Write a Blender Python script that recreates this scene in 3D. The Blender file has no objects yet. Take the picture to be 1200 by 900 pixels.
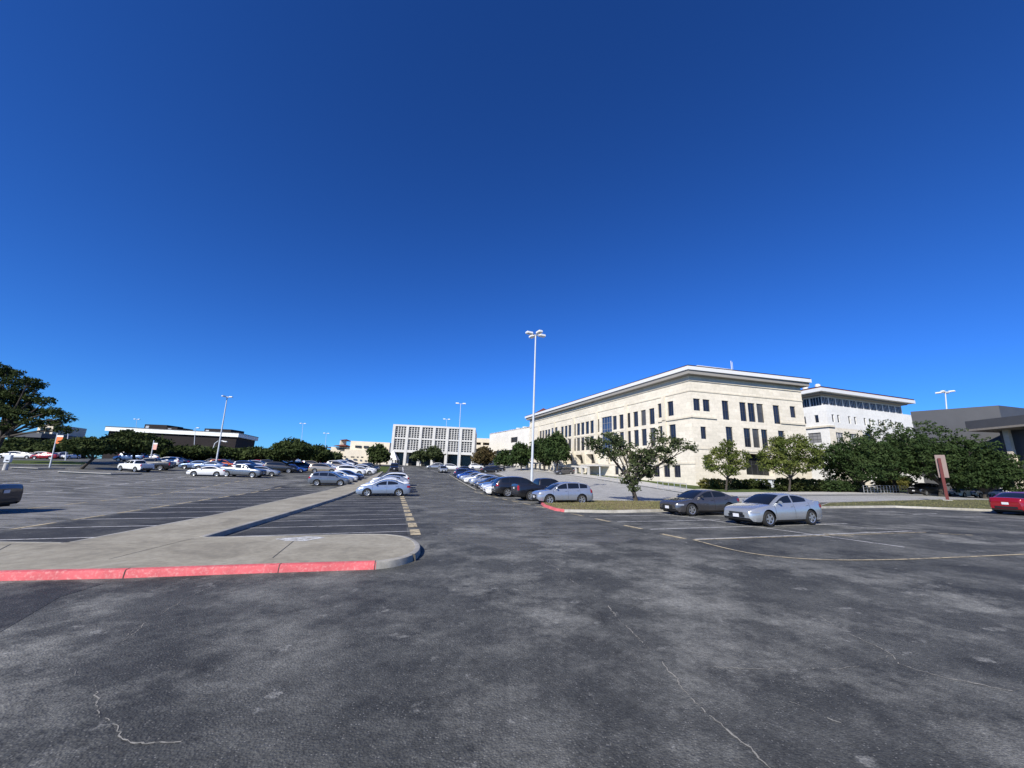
import bpy, bmesh, math, random
import numpy as np
from mathutils import Vector, Matrix
R = math.radians
sc = bpy.context.scene
col = sc.collection
# ------------------------------------------------------------------ camera, sky, sun, exposure
F = 451.0
PITCH, ROLL, CZ = math.atan(105/451.0), .04, 2.2
cam = bpy.data.cameras.new('camera'); camo = bpy.data.objects.new('camera', cam); col.objects.link(camo)
cam.sensor_width = 36; cam.lens = 36*F/1200; cam.clip_end = 6000; cam.clip_start = .1
camo.matrix_world = Matrix.Translation((0, 0, CZ)) @ Matrix.Rotation(R(90)+PITCH, 4, 'X') @ Matrix.Rotation(ROLL, 4, 'Z')
sc.camera = camo
SUN_EL, SUN_DIR = 34, Vector((-.49, -.87))
SUN_DIR.normalize()
w = bpy.data.worlds.new('World'); sc.world = w; w.use_nodes = True
nt = w.node_tree; bg = nt.nodes['Background']
sky = nt.nodes.new('ShaderNodeTexSky'); sky.sky_type = 'NISHITA'; sky.sun_disc = False
sky.sun_elevation = R(SUN_EL); sky.sun_rotation = math.atan2(SUN_DIR.x, SUN_DIR.y)
sky.altitude = 600; sky.air_density = 1.0; sky.dust_density = .15; sky.ozone_density = 3.5
gm = nt.nodes.new('ShaderNodeGamma'); gm.inputs[1].default_value = 1.17      # a clear, dry, deep blue sky
tint = nt.nodes.new('ShaderNodeMix'); tint.data_type = 'RGBA'; tint.blend_type = 'MULTIPLY'; tint.inputs[0].default_value = 1
tint.inputs[7].default_value = (.22, .555, 1.10, 1)
nt.links.new(sky.outputs[0], gm.inputs[0]); nt.links.new(gm.outputs[0], tint.inputs[6]); nt.links.new(tint.outputs[2], bg.inputs[0])
bg.inputs[1].default_value = .076
sl = bpy.data.lights.new('sun', 'SUN'); sl.energy = 4.6; sl.angle = R(.53); sl.color = (1, .95, .85)
so = bpy.data.objects.new('sun', sl); col.objects.link(so)
sd = Vector((SUN_DIR.x*math.cos(R(SUN_EL)), SUN_DIR.y*math.cos(R(SUN_EL)), math.sin(R(SUN_EL))))
so.rotation_euler = sd.to_track_quat('Z', 'Y').to_euler()
vs = sc.view_settings
vs.view_transform = 'Standard'; vs.look = 'None'; vs.exposure = .48; vs.gamma = 1; vs.use_curve_mapping = False
sc.cycles.max_bounces = 6; sc.cycles.diffuse_bounces = 3; sc.cycles.transparent_max_bounces = 8
rng = random.Random(7)

# ------------------------------------------------------------------ survey: photo pixel -> place
cp, sp = math.cos(PITCH), math.sin(PITCH); cr, sr = math.cos(ROLL), math.sin(ROLL)
def ray(px, py):
    x, y = (px-600)/F, -(py-450)/F
    x, y = x*cr-y*sr, x*sr+y*cr
    return Vector((x, cp-sp*y, sp+cp*y))
def sstep(t):
    t = min(1, max(0, t)); return t*t*(3-2*t)
def soft(x, lo, hi, w):
    sm = lambda t: w*math.log1p(math.exp(-abs(t)/w))+max(t, 0)
    return lo+sm(x-lo)-sm(x-hi)
UU, VV = Vector((-.281, .9597)), Vector((.9597, .281))
def gz(x, y):                                  # the lay of the land: gentle cross slope, rising beyond the near lot
    base = .026*soft(x, -32, 52, 6)
    a = x*.9597+y*.281; b = -x*.281+y*.9597
    r = .043*(soft(b, 42, 146, 4)-42)
    e = .014*(soft(b, 60, 125, 6)-60)*sstep((a-22)/18)
    return base+r*(1-.5*sstep((-a-40)/60))+e
def at(px, py):
    d = ray(px, py); t = 1.; lo = 0
    while t < 900:
        if CZ+d.z*t < gz(d.x*t, d.y*t):
            hi = t
            for _ in range(30):
                m = (lo+hi)/2
                if CZ+d.z*m < gz(d.x*m, d.y*m): hi = m
                else: lo = m
            return Vector((d.x*hi, d.y*hi))
        lo = t; t *= 1.012
    raise ValueError((px, py))
def pz(px, py, Y):                             # point in the vertical plane y = Y
    d = ray(px, py); t = Y/d.y
    return Vector((d.x*t, Y, CZ+d.z*t))
def onH(px, py, z):
    d = ray(px, py); t = (z-CZ)/d.z
    return Vector((d.x*t, d.y*t))
def AB(a, b): return Vector((a*VV.x+b*UU.x, a*VV.y+b*UU.y))
def G(p, dz=0): return Vector((p[0], p[1], gz(p[0], p[1])+dz))

# ------------------------------------------------------------------ materials
def new_mat(name):
    m = bpy.data.materials.new(name); m.use_nodes = True
    return m, m.node_tree, m.node_tree.nodes['Principled BSDF']
def N(nt, t, **kw):
    n = nt.nodes.new(t)
    for k, v in kw.items():
        if k in n.inputs: n.inputs[k].default_value = v
        else: setattr(n, k, v)
    return n
def ramp(nt, fac, stops):
    r = nt.nodes.new('ShaderNodeValToRGB'); nt.links.new(fac, r.inputs[0])
    e = r.color_ramp.elements
    while len(e) < len(stops): e.new(.5)
    for q, (p, c) in zip(e, stops):
        q.position = p; q.color = (*c, 1) if len(c) == 3 else c
    return r.outputs[0]
def noise(nt, scale, detail=4, rough=.55, vec=None, dist=0):
    n = N(nt, 'ShaderNodeTexNoise', Scale=scale, Detail=detail, Roughness=rough, Distortion=dist)
    if vec is not None: nt.links.new(vec, n.inputs['Vector'])
    return n.outputs['Fac']
def pos(nt):
    return nt.nodes.new('ShaderNodeNewGeometry').outputs['Position']
def mixc(nt, fac, a, b, mode='MIX'):
    m = nt.nodes.new('ShaderNodeMix'); m.data_type = 'RGBA'; m.blend_type = mode
    for s, v in ((m.inputs[0], fac), (m.inputs[6], a), (m.inputs[7], b)):
        if hasattr(v, 'is_linked'): nt.links.new(v, s)
        else: s.default_value = v if isinstance(v, (int, float)) else (*v, 1)[:4]
    return m.outputs[2]
def bump(nt, b, h, strength, dist):
    n = N(nt, 'ShaderNodeBump', Strength=strength, Distance=dist); nt.links.new(h, n.inputs['Height'])
    nt.links.new(n.outputs[0], b.inputs['Normal'])
def flat(name, c, rough=.6, metal=0, var=.12, scale=3, spec=.5, coat=0):
    m, nt, b = new_mat(name)
    f = noise(nt, scale, 5, .6, pos(nt))
    dk = tuple(max(0, x*(1-var)) for x in c); lt = tuple(min(1, x*(1+var)) for x in c)
    nt.links.new(ramp(nt, f, [(.3, dk), (.7, lt)]), b.inputs['Base Color'])
    b.inputs['Roughness'].default_value = rough; b.inputs['Metallic'].default_value = metal
    b.inputs['Specular IOR Level'].default_value = spec; b.inputs['Coat Weight'].default_value = coat
    b.inputs['Coat Roughness'].default_value = .04
    return m
M = {}
def asphalt(name, dark, mid, light, dusty):
    m, nt, b = new_mat(name); p = pos(nt)
    big = noise(nt, .13, 6, .68, p); med = noise(nt, .7, 8, .72, p); fine = noise(nt, 14, 6, .75, p); grit = noise(nt, 85, 3, .8, p)
    vor = N(nt, 'ShaderNodeTexVoronoi', Scale=42.); nt.links.new(p, vor.inputs['Vector'])
    c1 = ramp(nt, big, [(.38, dark), (.62, mid)])
    c = mixc(nt, ramp(nt, med, [(.44, (0, 0, 0)), (.66, (1, 1, 1))]), c1, light)
    # dusty scuffs: broad drifts broken up by finer wear
    dsc = noise(nt, .42, 9, .74, p); drift = noise(nt, .11, 3, .5, p)
    dm = mixc(nt, 1., ramp(nt, dsc, [(.47, (0, 0, 0)), (.63, (dusty,)*3)]), ramp(nt, drift, [(.36, (.15,)*3), (.6, (1, 1, 1))]), 'MULTIPLY')
    c = mixc(nt, dm, c, (.265, .26, .23))
    sc2 = noise(nt, 1.9, 7, .68, p); c = mixc(nt, ramp(nt, sc2, [(.62, (0, 0, 0)), (.69, (dusty*.75,)*3)]), c, (.28, .275, .25))
    oil = noise(nt, 1.1, 6, .6, p)
    c = mixc(nt, 1., c, ramp(nt, oil, [(.26, (.5,)*3), (.40, (1, 1, 1))]), 'MULTIPLY')
    c = mixc(nt, 1., c, ramp(nt, fine, [(.28, (.58,)*3), (.72, (1.42,)*3)]), 'MULTIPLY')
    c = mixc(nt, 1., c, ramp(nt, grit, [(.3, (.5,)*3), (.7, (1.6,)*3)]), 'MULTIPLY')
    sp_ = ramp(nt, vor.outputs['Color'], [(.66, (0, 0, 0)), (.84, (1, 1, 1))])
    vd = ramp(nt, vor.outputs['Distance'], [(.15, (1, 1, 1)), (.40, (0, 0, 0))])
    gl = mixc(nt, 1., mixc(nt, 1., sp_, vd, 'MULTIPLY'), (.5, .5, .5), 'MULTIPLY')
    c = mixc(nt, gl, c, (.36, .35, .32))
    nt.links.new(c, b.inputs['Base Color'])
    b.inputs['Roughness'].default_value = .82; b.inputs['Specular IOR Level'].default_value = .35
    h = mixc(nt, .5, fine, vor.outputs['Distance'])
    bump(nt, b, h, .7, .02)
    return m
M['asphalt'] = asphalt('asphalt', (.030, .0315, .0305), (.062, .063, .0585), (.092, .0925, .084), .85)
M['seal'] = asphalt('sealed_asphalt', (.022, .023, .024), (.032, .033, .033), (.044, .044, .043), .35)
M['road'] = asphalt('road_asphalt', (.28, .275, .26), (.33, .325, .305), (.37, .365, .345), .2)
def concrete(name, a, b_, c_, joints=0):
    m, nt, b = new_mat(name); p = pos(nt)
    f1 = noise(nt, .5, 6, .65, p, .8); f2 = noise(nt, 5, 6, .7, p); f3 = noise(nt, 60, 3, .7, p)
    c = ramp(nt, f1, [(.33, a), (.5, b_), (.68, c_)])
    c = mixc(nt, .8, c, ramp(nt, f2, [(.3, (.72,)*3), (.7, (1.18,)*3)]), 'MULTIPLY')
    c = mixc(nt, .6, c, ramp(nt, f3, [(.3, (.75,)*3), (.7, (1.2,)*3)]), 'MULTIPLY')
    nt.links.new(c, b.inputs['Base Color']); b.inputs['Roughness'].default_value = .88
    bump(nt, b, f3, .3, .01)
    return m
M['concrete'] = concrete('walk_concrete', (.22, .197, .145), (.315, .285, .212), (.385, .352, .272))
M['kerb'] = concrete('kerb_concrete', (.24, .225, .19), (.36, .34, .29), (.44, .42, .37))
M['pale_concrete'] = concrete('pale_concrete', (.40, .385, .35), (.47, .455, .42), (.52, .505, .47))
def chipped(name, paint, under, lo, hi, sc1=6):
    m, nt, b = new_mat(name); p = pos(nt)
    f = noise(nt, sc1, 7, .75, p, .5); f2 = noise(nt, 1.6, 4, .6, p)
    pc = ramp(nt, f2, [(.3, tuple(x*.72 for x in paint)), (.7, tuple(min(1, x*1.12) for x in paint))])
    c = mixc(nt, ramp(nt, f, [(lo, (0, 0, 0)), (hi, (1, 1, 1))]), pc, under)
    nt.links.new(c, b.inputs['Base Color']); b.inputs['Roughness'].default_value = .75
    return m
M['red_kerb'] = chipped('red_kerb_paint', (.60, .105, .115), (.60, .27, .25), .50, .68, 12)
def worn(name, paint, keep):
    m, nt, b = new_mat(name); p = pos(nt)
    f = noise(nt, 3.5, 7, .78, p, .4)
    b.inputs['Base Color'].default_value = (*paint, 1); b.inputs['Roughness'].default_value = .8
    nt.links.new(ramp(nt, f, [(keep-.08, (1, 1, 1)), (keep+.1, (.12,)*3)]), b.inputs['Alpha'])
    return m
M['white_line'] = worn('worn_white_line', (.54, .53, .51), .57)
M['yellow_line'] = worn('worn_yellow_line', (.52, .43, .27), .54)
M['faint_line'] = worn('faint_white_line', (.30, .295, .29), .47)
M['joint'] = flat('joint_dirt', (.075, .07, .06), .95)
M['crack'] = flat('crack_dust', (.27, .255, .22), .95, var=.3, scale=4)
def grassy(name, a, b_, c_):
    m, nt, b = new_mat(name); p = pos(nt)
    f1 = noise(nt, .6, 5, .6, p); f2 = noise(nt, 9, 5, .7, p)
    c = ramp(nt, f1, [(.35, a), (.5, b_), (.68, c_)])
    c = mixc(nt, .9, c, ramp(nt, f2, [(.3, (.5,)*3), (.7, (1.4,)*3)]), 'MULTIPLY')
    nt.links.new(c, b.inputs['Base Color']); b.inputs['Roughness'].default_value = .95
    b.inputs['Specular IOR Level'].default_value = .1; bump(nt, b, f2, .8, .08)
    return m
M['lawn'] = grassy('lawn', (.05, .085, .02), (.08, .11, .03), (.12, .13, .045))
M['dry_lawn'] = grassy('dry_lawn', (.11, .12, .05), (.20, .165, .09), (.26, .20, .12))
M['tired_lawn'] = grassy('tired_lawn', (.07, .085, .035), (.12, .12, .06), (.17, .15, .09))
M['terrain'] = grassy('terrain', (.07, .09, .03), (.11, .11, .05), (.14, .12, .07))
M['blade'] = flat('grass_blade', (.17, .16, .07), .9, var=.5, scale=6, spec=.1)
def stone(name, c1, c2, mortar, bw, bh, stain=.85, ms=.012):
    m, nt, b = new_mat(name)
    uv = nt.nodes.new('ShaderNodeTexCoord').outputs['UV']
    br = N(nt, 'ShaderNodeTexBrick', Scale=1.0, **{'Mortar Size': ms, 'Brick Width': bw, 'Row Height': bh, 'Bias': 0.})
    br.inputs['Color1'].default_value = (*c1, 1); br.inputs['Color2'].default_value = (*c2, 1); br.inputs['Mortar'].default_value = (*mortar, 1)
    nt.links.new(uv, br.inputs['Vector'])
    p = pos(nt)
    f = noise(nt, .25, 5, .65, p); f2 = noise(nt, 2.2, 5, .65, p)
    c = mixc(nt, 1., br.outputs['Color'], ramp(nt, f, [(.3, (stain,)*3), (.7, (1.06,)*3)]), 'MULTIPLY')
    c = mixc(nt, 1., c, ramp(nt, f2, [(.3, (.9,)*3), (.7, (1.07,)*3)]), 'MULTIPLY')
    nt.links.new(c, b.inputs['Base Color']); b.inputs['Roughness'].default_value = .85
    b.inputs['Specular IOR Level'].default_value = .25
    return m
M['stone'] = stone('limestone', (.64, .585, .475), (.72, .66, .545), (.53, .48, .39), 1.5, .62, .92)
M['stone_dark'] = stone('limestone_base', (.50, .45, .36), (.58, .52, .42), (.40, .36, .29), 1.2, .5, .8)
M['stone_trim'] = stone('limestone_trim', (.63, .57, .45), (.67, .61, .49), (.55, .5, .41), 2.4, 1.2)
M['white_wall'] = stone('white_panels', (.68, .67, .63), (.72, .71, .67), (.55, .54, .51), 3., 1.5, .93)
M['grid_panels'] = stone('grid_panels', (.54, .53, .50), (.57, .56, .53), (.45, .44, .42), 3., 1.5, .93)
M['pale_panels'] = stone('pale_panels', (.66, .635, .575), (.69, .66, .60), (.56, .535, .48), 3., 1.5, .9)
M['cream'] = stone('cream_panels', (.62, .55, .43), (.66, .59, .47), (.55, .48, .38), 3., 1.2, .9)
M['eave'] = flat('eave_paint', (.66, .66, .65), .55, var=.05)
M['soffit'] = flat('soffit', (.27, .255, .23), .8, var=.06)
M['roof_red'] = stone('clay_tiles', (.15, .05, .035), (.19, .065, .045), (.09, .03, .025), .3, .35)
M['roof_grey'] = flat('roof_membrane', (.3, .3, .3), .9)
M['dark_brick'] = stone('dark_brick', (.018, .014, .015), (.024, .019, .019), (.022, .02, .019), .6, .3, .75)
M['dark_metal'] = flat('dark_metal_cladding', (.062, .063, .068), .5, var=.08, scale=.6)
M['black'] = flat('black_trim', (.012, .012, .013), .5, var=.1)
M['under'] = flat('underbody', (.010, .010, .010), .9, var=.1)
M['grey_metal'] = flat('galvanised_steel', (.40, .41, .42), .45, .6, var=.08)
M['white_metal'] = flat('white_pole_paint', (.50, .53, .56), .45, var=.06)
M['lamp_white'] = flat('lamp_housing', (.74, .74, .73), .4, var=.04)
M['red_post'] = flat('red_post_paint', (.11, .014, .010), .5, var=.12)
M['sign_panel'] = flat('sign_panel_back', (.24, .175, .155), .6, var=.06)
M['banner'] = flat('orange_banner', (.62, .16, .05), .8, var=.15, scale=.8)
M['banner_white'] = flat('white_banner', (.74, .70, .66), .8, var=.05)
def glass(name, c, rough=.06, spec=.6, var=.3):
    m, nt, b = new_mat(name); p = pos(nt)
    f = noise(nt, .35, 3, .5, p)
    nt.links.new(ramp(nt, f, [(.35, tuple(x*(1-var) for x in c)), (.65, tuple(x*(1+var) for x in c))]), b.inputs['Base Color'])
    b.inputs['Roughness'].default_value = rough; b.inputs['Specular IOR Level'].default_value = spec
    return m
M['glass'] = glass('window_glass', (.014, .018, .030))
M['blue_glass'] = glass('stair_glass', (.03, .055, .12), .05, .8)
M['dim_glass'] = glass('shaded_glass', (.020, .021, .022), .2, .4)
M['grey_glass'] = glass('screened_glass', (.20, .20, .20), .3, .4)
M['car_glass'] = glass('car_glass', (.010, .012, .014), .03, .7, .1)
M['blind_glass'] = glass('glass_with_blinds', (.07, .07, .068), .12, .5)
M['frame'] = flat('window_frame', (.34, .33, .31), .5, var=.05)
M['dark_frame'] = flat('dark_frame', (.06, .06, .065), .5, var=.05)
M['door_panel'] = flat('pale_shutter', (.60, .63, .66), .5, var=.05)
M['lens'] = flat('headlamp_lens', (.30, .31, .31), .06, .3, var=.1, scale=9, spec=.8)
M['tail'] = flat('tail_lamp', (.28, .010, .010), .12, var=.2, scale=9)
M['chrome'] = flat('chrome', (.62, .62, .62), .15, 1., var=.05)
M['rim'] = flat('alloy_rim', (.50, .51, .52), .3, .75, var=.05)
M['tyre'] = flat('tyre_rubber', (.014, .014, .014), .85, var=.15)
M['plate'] = flat('number_plate', (.62, .62, .64), .5, var=.03)
def paint(name, c, metal=.0):
    m, nt, b = new_mat('paint_'+name)
    p = pos(nt); f = noise(nt, 1.2, 4, .6, p)
    nt.links.new(ramp(nt, f, [(.3, tuple(x*.93 for x in c)), (.7, tuple(min(1, x*1.05) for x in c))]), b.inputs['Base Color'])
    b.inputs['Metallic'].default_value = metal; b.inputs['Roughness'].default_value = .26 if metal else .4
    b.inputs['Coat Weight'].default_value = 1.; b.inputs['Coat Roughness'].default_value = .03
    return m
PAINT = {k: paint(k.replace(' ', '_'), c, m) for k, (c, m) in {
    'white': ((.72, .72, .71), 0), 'silver': ((.42, .44, .46), .55), 'pale blue silver': ((.25, .31, .41), .4),
    'grey': ((.16, .165, .175), .5), 'dark grey': ((.085, .082, .085), .5), 'black': ((.008, .008, .009), 0),
    'navy': ((.012, .018, .06), .2), 'blue': ((.02, .07, .30), .3), 'slate blue': ((.13, .19, .32), .4),
    'red': ((.27, .007, .013), .2), 'orange': ((.52, .12, .02), .2), 'tan': ((.36, .31, .24), .4),
    'steel grey': ((.13, .15, .18), .35), 'lilac silver': ((.31, .34, .40), .45), 'indigo': ((.005, .0045, .014), .0)}.items()}
def leafmat(name, dk, md, lt):
    m, nt, b = new_mat(name); p = pos(nt)
    f = noise(nt, .55, 3, .6, p); f2 = noise(nt, 4.5, 3, .7, p)
    c = ramp(nt, f, [(.32, dk), (.5, md), (.68, lt)])
    c = mixc(nt, .9, c, ramp(nt, f2, [(.3, (.55,)*3), (.7, (1.45,)*3)]), 'MULTIPLY')
    nt.links.new(c, b.inputs['Base Color']); b.inputs['Roughness'].default_value = .75
    b.inputs['Specular IOR Level'].default_value = .08
    tr = nt.nodes.new('ShaderNodeBsdfTranslucent'); nt.links.new(c, tr.inputs['Color'])
    mx = nt.nodes.new('ShaderNodeMixShader'); mx.inputs[0].default_value = .22
    out = nt.nodes['Material Output']
    nt.links.new(b.outputs[0], mx.inputs[1]); nt.links.new(tr.outputs[0], mx.inputs[2]); nt.links.new(mx.outputs[0], out.inputs[0])
    return m
M['oak'] = leafmat('oak_leaves', (.026, .040, .013), (.044, .062, .020), (.066, .086, .030))
M['oak_green'] = leafmat('deep_green_leaves', (.024, .045, .015), (.040, .066, .022), (.062, .090, .032))
M['oak_grey'] = leafmat('grey_green_leaves', (.035, .050, .020), (.058, .076, .032), (.085, .105, .045))
M['elm'] = leafmat('light_green_leaves', (.060, .085, .020), (.10, .125, .030), (.15, .165, .045))
M['brown_leaf'] = leafmat('russet_leaves', (.05, .045, .02), (.085, .065, .03), (.11, .085, .04))
M['hedge'] = leafmat('hedge_leaves', (.03, .045, .015), (.05, .065, .02), (.08, .09, .03))
M['yellow_shrub'] = leafmat('yellow_shrub_leaves', (.08, .085, .02), (.13, .125, .035), (.18, .165, .05))
M['bark'] = flat('bark', (.05, .042, .034), .95, var=.35, scale=7)

# ------------------------------------------------------------------ mesh helpers
class MB:
    def __init__(s): s.v = []; s.f = []; s.m = []
    def add(s, vs, fs, mi=0):
        o = len(s.v); s.v += [tuple(q) for q in vs]
        s.f += [tuple(i+o for i in f) for f in fs]; s.m += [mi]*len(fs); return s
    def quad(s, a, b, c, d, mi=0): return s.add([a, b, c, d], [(0, 1, 2, 3)], mi)
    def prism(s, pts, z0, z1, mi=0):           # closed solid on an xy polygon; z0/z1 numbers or lists
        n = len(pts)
        if not hasattr(z0, '__len__'): z0 = [z0]*n
        if not hasattr(z1, '__len__'): z1 = [z1]*n
        vs = [(p[0], p[1], z) for p, z in zip(pts, z0)]+[(p[0], p[1], z) for p, z in zip(pts, z1)]
        ar = sum(pts[i][0]*pts[(i+1) % n][1]-pts[(i+1) % n][0]*pts[i][1] for i in range(n))
        fs = [(i, (i+1) % n, n+(i+1) % n, n+i) for i in range(n)]+[tuple(range(n))[::-1], tuple(range(n, 2*n))]
        if ar < 0: fs = [f[::-1] for f in fs]
        return s.add(vs, fs, mi)
    def box(s, c, size, mi=0, mat=None, bev=0):
        x, y, z = [q/2 for q in size]; c = Vector(c)
        if bev:
            bm = bmesh.new(); bmesh.ops.create_cube(bm, size=1)
            for v in bm.verts: v.co = Vector((v.co.x*size[0], v.co.y*size[1], v.co.z*size[2]))
            bmesh.ops.bevel(bm, geom=bm.edges[:], offset=bev, segments=2, affect='EDGES')
            bm.verts.index_update()
            vs = [v.co.copy() for v in bm.verts]; fs = [tuple(v.index for v in f.verts) for f in bm.faces]; bm.free()
        else:
            vs = [Vector((i*x, j*y, k*z)) for k in (-1, 1) for j in (-1, 1) for i in (-1, 1)]
            fs = [(0, 2, 3, 1), (4, 5, 7, 6), (0, 1, 5, 4), (2, 6, 7, 3), (0, 4, 6, 2), (1, 3, 7, 5)]
        if mat is not None: vs = [mat @ v for v in vs]
        return s.add([c+v for v in vs], fs, mi)
    def tube(s, pts, rs, n=8, mi=0, cap=True):
        pts = [Vector(p) for p in pts]
        if not hasattr(rs, '__len__'): rs = [rs]*len(pts)
        rings = []; ref = None
        for i, p in enumerate(pts):
            d = (pts[min(i+1, len(pts)-1)]-pts[max(i-1, 0)])
            if d.length < 1e-6: d = Vector((0, 0, 1))
            d.normalize()
            if ref is None: ref = Vector((1, 0, 0)) if abs(d.x) < .8 else Vector((0, 1, 0))
            u = d.cross(ref).normalized(); v = d.cross(u).normalized(); ref = v.cross(d)*-1 if False else ref
            rings.append([p+(u*math.cos(2*math.pi*k/n)+v*math.sin(2*math.pi*k/n))*rs[i] for k in range(n)])
        vs = [q for r in rings for q in r]
        fs = [(i*n+k, (i+1)*n+k, (i+1)*n+(k+1) % n, i*n+(k+1) % n) for i in range(len(pts)-1) for k in range(n)]
        if cap: fs += [tuple(range(n)), tuple(range((len(pts)-1)*n, len(pts)*n))[::-1]]
        return s.add(vs, fs, mi)
    def build(s, name, mats, parent=None, origin=None, smooth=False, uv=True):
        me = bpy.data.meshes.new(name)
        og = Vector(origin) if origin is not None else (parent.location.copy() if parent is not None and parent.get('_abs') else Vector((0, 0, 0)))
        if og.length: vs = [(a-og.x, b-og.y, c-og.z) for a, b, c in s.v]
        else: vs = s.v
        me.from_pydata(vs, [], s.f)
        for m in (mats if isinstance(mats, (list, tuple)) else [mats]): me.materials.append(m)
        if any(s.m): me.polygons.foreach_set('material_index', s.m)
        if uv:
            l = me.uv_layers.new(name='UVMap').data
            for p in me.polygons:
                n = p.normal
                if abs(n.z) < .7:
                    t = Vector((-n.y, n.x)); t.normalize()
                    for li in p.loop_indices:
                        c = s.v[me.loops[li].vertex_index]; l[li].uv = (c[0]*t.x+c[1]*t.y, c[2])
                else:
                    for li in p.loop_indices:
                        c = s.v[me.loops[li].vertex_index]; l[li].uv = (c[0], c[1])
        if smooth:
            me.shade_smooth(); me.set_sharp_from_angle(angle=R(38))
        me.update()
        o = bpy.data.objects.new(name, me); col.objects.link(o)
        if parent is not None: o.parent = parent
        elif og.length: o.location = og
        return o
def tag(o, label=None, cat=None, group=None, kind=None):
    if label: o['label'] = label
    if cat: o['category'] = cat
    if group: o['group'] = group
    if kind: o['kind'] = kind
    return o
def thing(name, loc, label, cat, group=None):
    o = bpy.data.objects.new(name, None); col.objects.link(o); o.location = loc; o.empty_display_size = .3
    o['_abs'] = 1
    return tag(o, label, cat, group)
def copy_tree(o, parent=None):
    c = o.copy(); col.objects.link(c)
    if parent is not None: c.parent = parent
    for ch in o.children: copy_tree(ch, c)
    return c

# ------------------------------------------------------------------ ground
def axis(lo, hi, step, far):
    a = list(np.arange(lo, hi+.01, step)); d = step
    while a[-1] < far: d *= 1.5; a.append(a[-1]+d)
    d = step
    while a[0] > -far: d *= 1.5; a.insert(0, a[0]-d)
    return a
def ground():
    xs = list(np.arange(-150, 150.1, 2.)); ys = list(np.arange(-30, 182.1, 2.)); nx, ny = len(xs), len(ys)
    mb = MB(); mb.v = [(x, y, gz(x, y)) for y in ys for x in xs]
    mb.f = [(j*nx+i, j*nx+i+1, (j+1)*nx+i+1, (j+1)*nx+i) for j in range(ny-1) for i in range(nx-1)]; mb.m = [0]*len(mb.f)
    tag(mb.build('parking_lot', M['asphalt'], smooth=True), kind='structure')
    xs = axis(-150, 150, 10., 2600); ys = axis(-30, 180, 10., 2600); nx, ny = len(xs), len(ys)
    mb = MB(); mb.v = [(x, y, gz(x, y)-(.5 if -149 < x < 149 and -29 < y < 179 else 0)-max(0, math.hypot(x, y)-260)*.012) for y in ys for x in xs]
    mb.f = [(j*nx+i, j*nx+i+1, (j+1)*nx+i+1, (j+1)*nx+i) for j in range(ny-1) for i in range(nx-1)]; mb.m = [0]*len(mb.f)
    tag(mb.build('terrain', M['terrain'], smooth=True), kind='structure')
ground()
def drape(bm, dz, step=4.):
    def cut(axis):
        cs = [v.co[axis] for v in bm.verts]; k = math.floor(min(cs)/step)+1
        while k*step < max(cs):
            co = [0, 0, 0]; co[axis] = k*step; no = [0, 0, 0]; no[axis] = 1
            bmesh.ops.bisect_plane(bm, geom=bm.verts[:]+bm.edges[:]+bm.faces[:], dist=1e-5, plane_co=co, plane_no=no); k += 1
    cut(0); cut(1)
    for v in bm.verts: v.co.z = gz(v.co.x, v.co.y)+dz
def sheets(name, polys, mat, dz=.006, kind='structure'):
    bm = bmesh.new()
    for pts in polys:
        bm.faces.new([bm.verts.new((p[0], p[1], 0)) for p in pts])
    bmesh.ops.recalc_face_normals(bm, faces=bm.faces[:])
    for f in bm.faces:
        if f.normal.z < 0: f.normal_flip()
    big = [f for f in bm.faces if len(f.verts) > 4]
    if big: bmesh.ops.triangulate(bm, faces=big)
    drape(bm, dz)
    me = bpy.data.meshes.new(name); bm.to_mesh(me); bm.free(); me.materials.append(mat)
    o = bpy.data.objects.new(name, me); col.objects.link(o)
    return tag(o, kind=kind)
def P(*pix): return [at(*p) for p in pix]
def strip(p, q, wd):
    p, q = Vector(p[:2]), Vector(q[:2]); d = (q-p).normalized(); n = Vector((-d.y, d.x))*wd/2
    return [p-n, q-n, q+n, p+n]
def dense(pts, step, closed=False):
    out = []; n = len(pts)
    for i in range(n if closed else n-1):
        a, b = pts[i], pts[(i+1) % n]; k = max(1, int((b-a).length/step))
        out += [a+(b-a)*j/k for j in range(k)]
    if not closed: out.append(pts[-1])
    return out
def smoothline(pts, it=2):
    for _ in range(it):
        o = [pts[0]]
        for a, b in zip(pts, pts[1:]): o += [a*.75+b*.25, a*.25+b*.75]
        o.append(pts[-1]); pts = o
    return pts
def kerb(mb, line, h=.16, wd=.17, mi=0):       # the kerb stone lies on the left-hand side of the line's direction
    pts = dense([Vector(p[:2]) for p in line], 1.5); n = len(pts); rings = []
    for i, p in enumerate(pts):
        d0 = (p-pts[i-1]).normalized() if i else (pts[1]-p).normalized()
        d1 = (pts[i+1]-p).normalized() if i < n-1 else d0
        d = (d0+d1).normalized(); nn = Vector((-d.y, d.x))
        prof = [(0, -.05), (.02, h-.045), (.032, h-.012), (.06, h), (wd, h+.002), (wd+.002, h-.05)]
        rings.append([(p.x+nn.x*o, p.y+nn.y*o, gz(p.x, p.y)+z) for o, z in prof])
    k = 6
    mb.add([v for r in rings for v in r], [(i*k+j, (i+1)*k+j, (i+1)*k+j+1, i*k+j+1) for i in range(n-1) for j in range(k-1)], mi)
    mb.add(rings[0], [tuple(range(k))], mi); mb.add(rings[-1], [tuple(range(k))[::-1]], mi)
KH = .16
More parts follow.
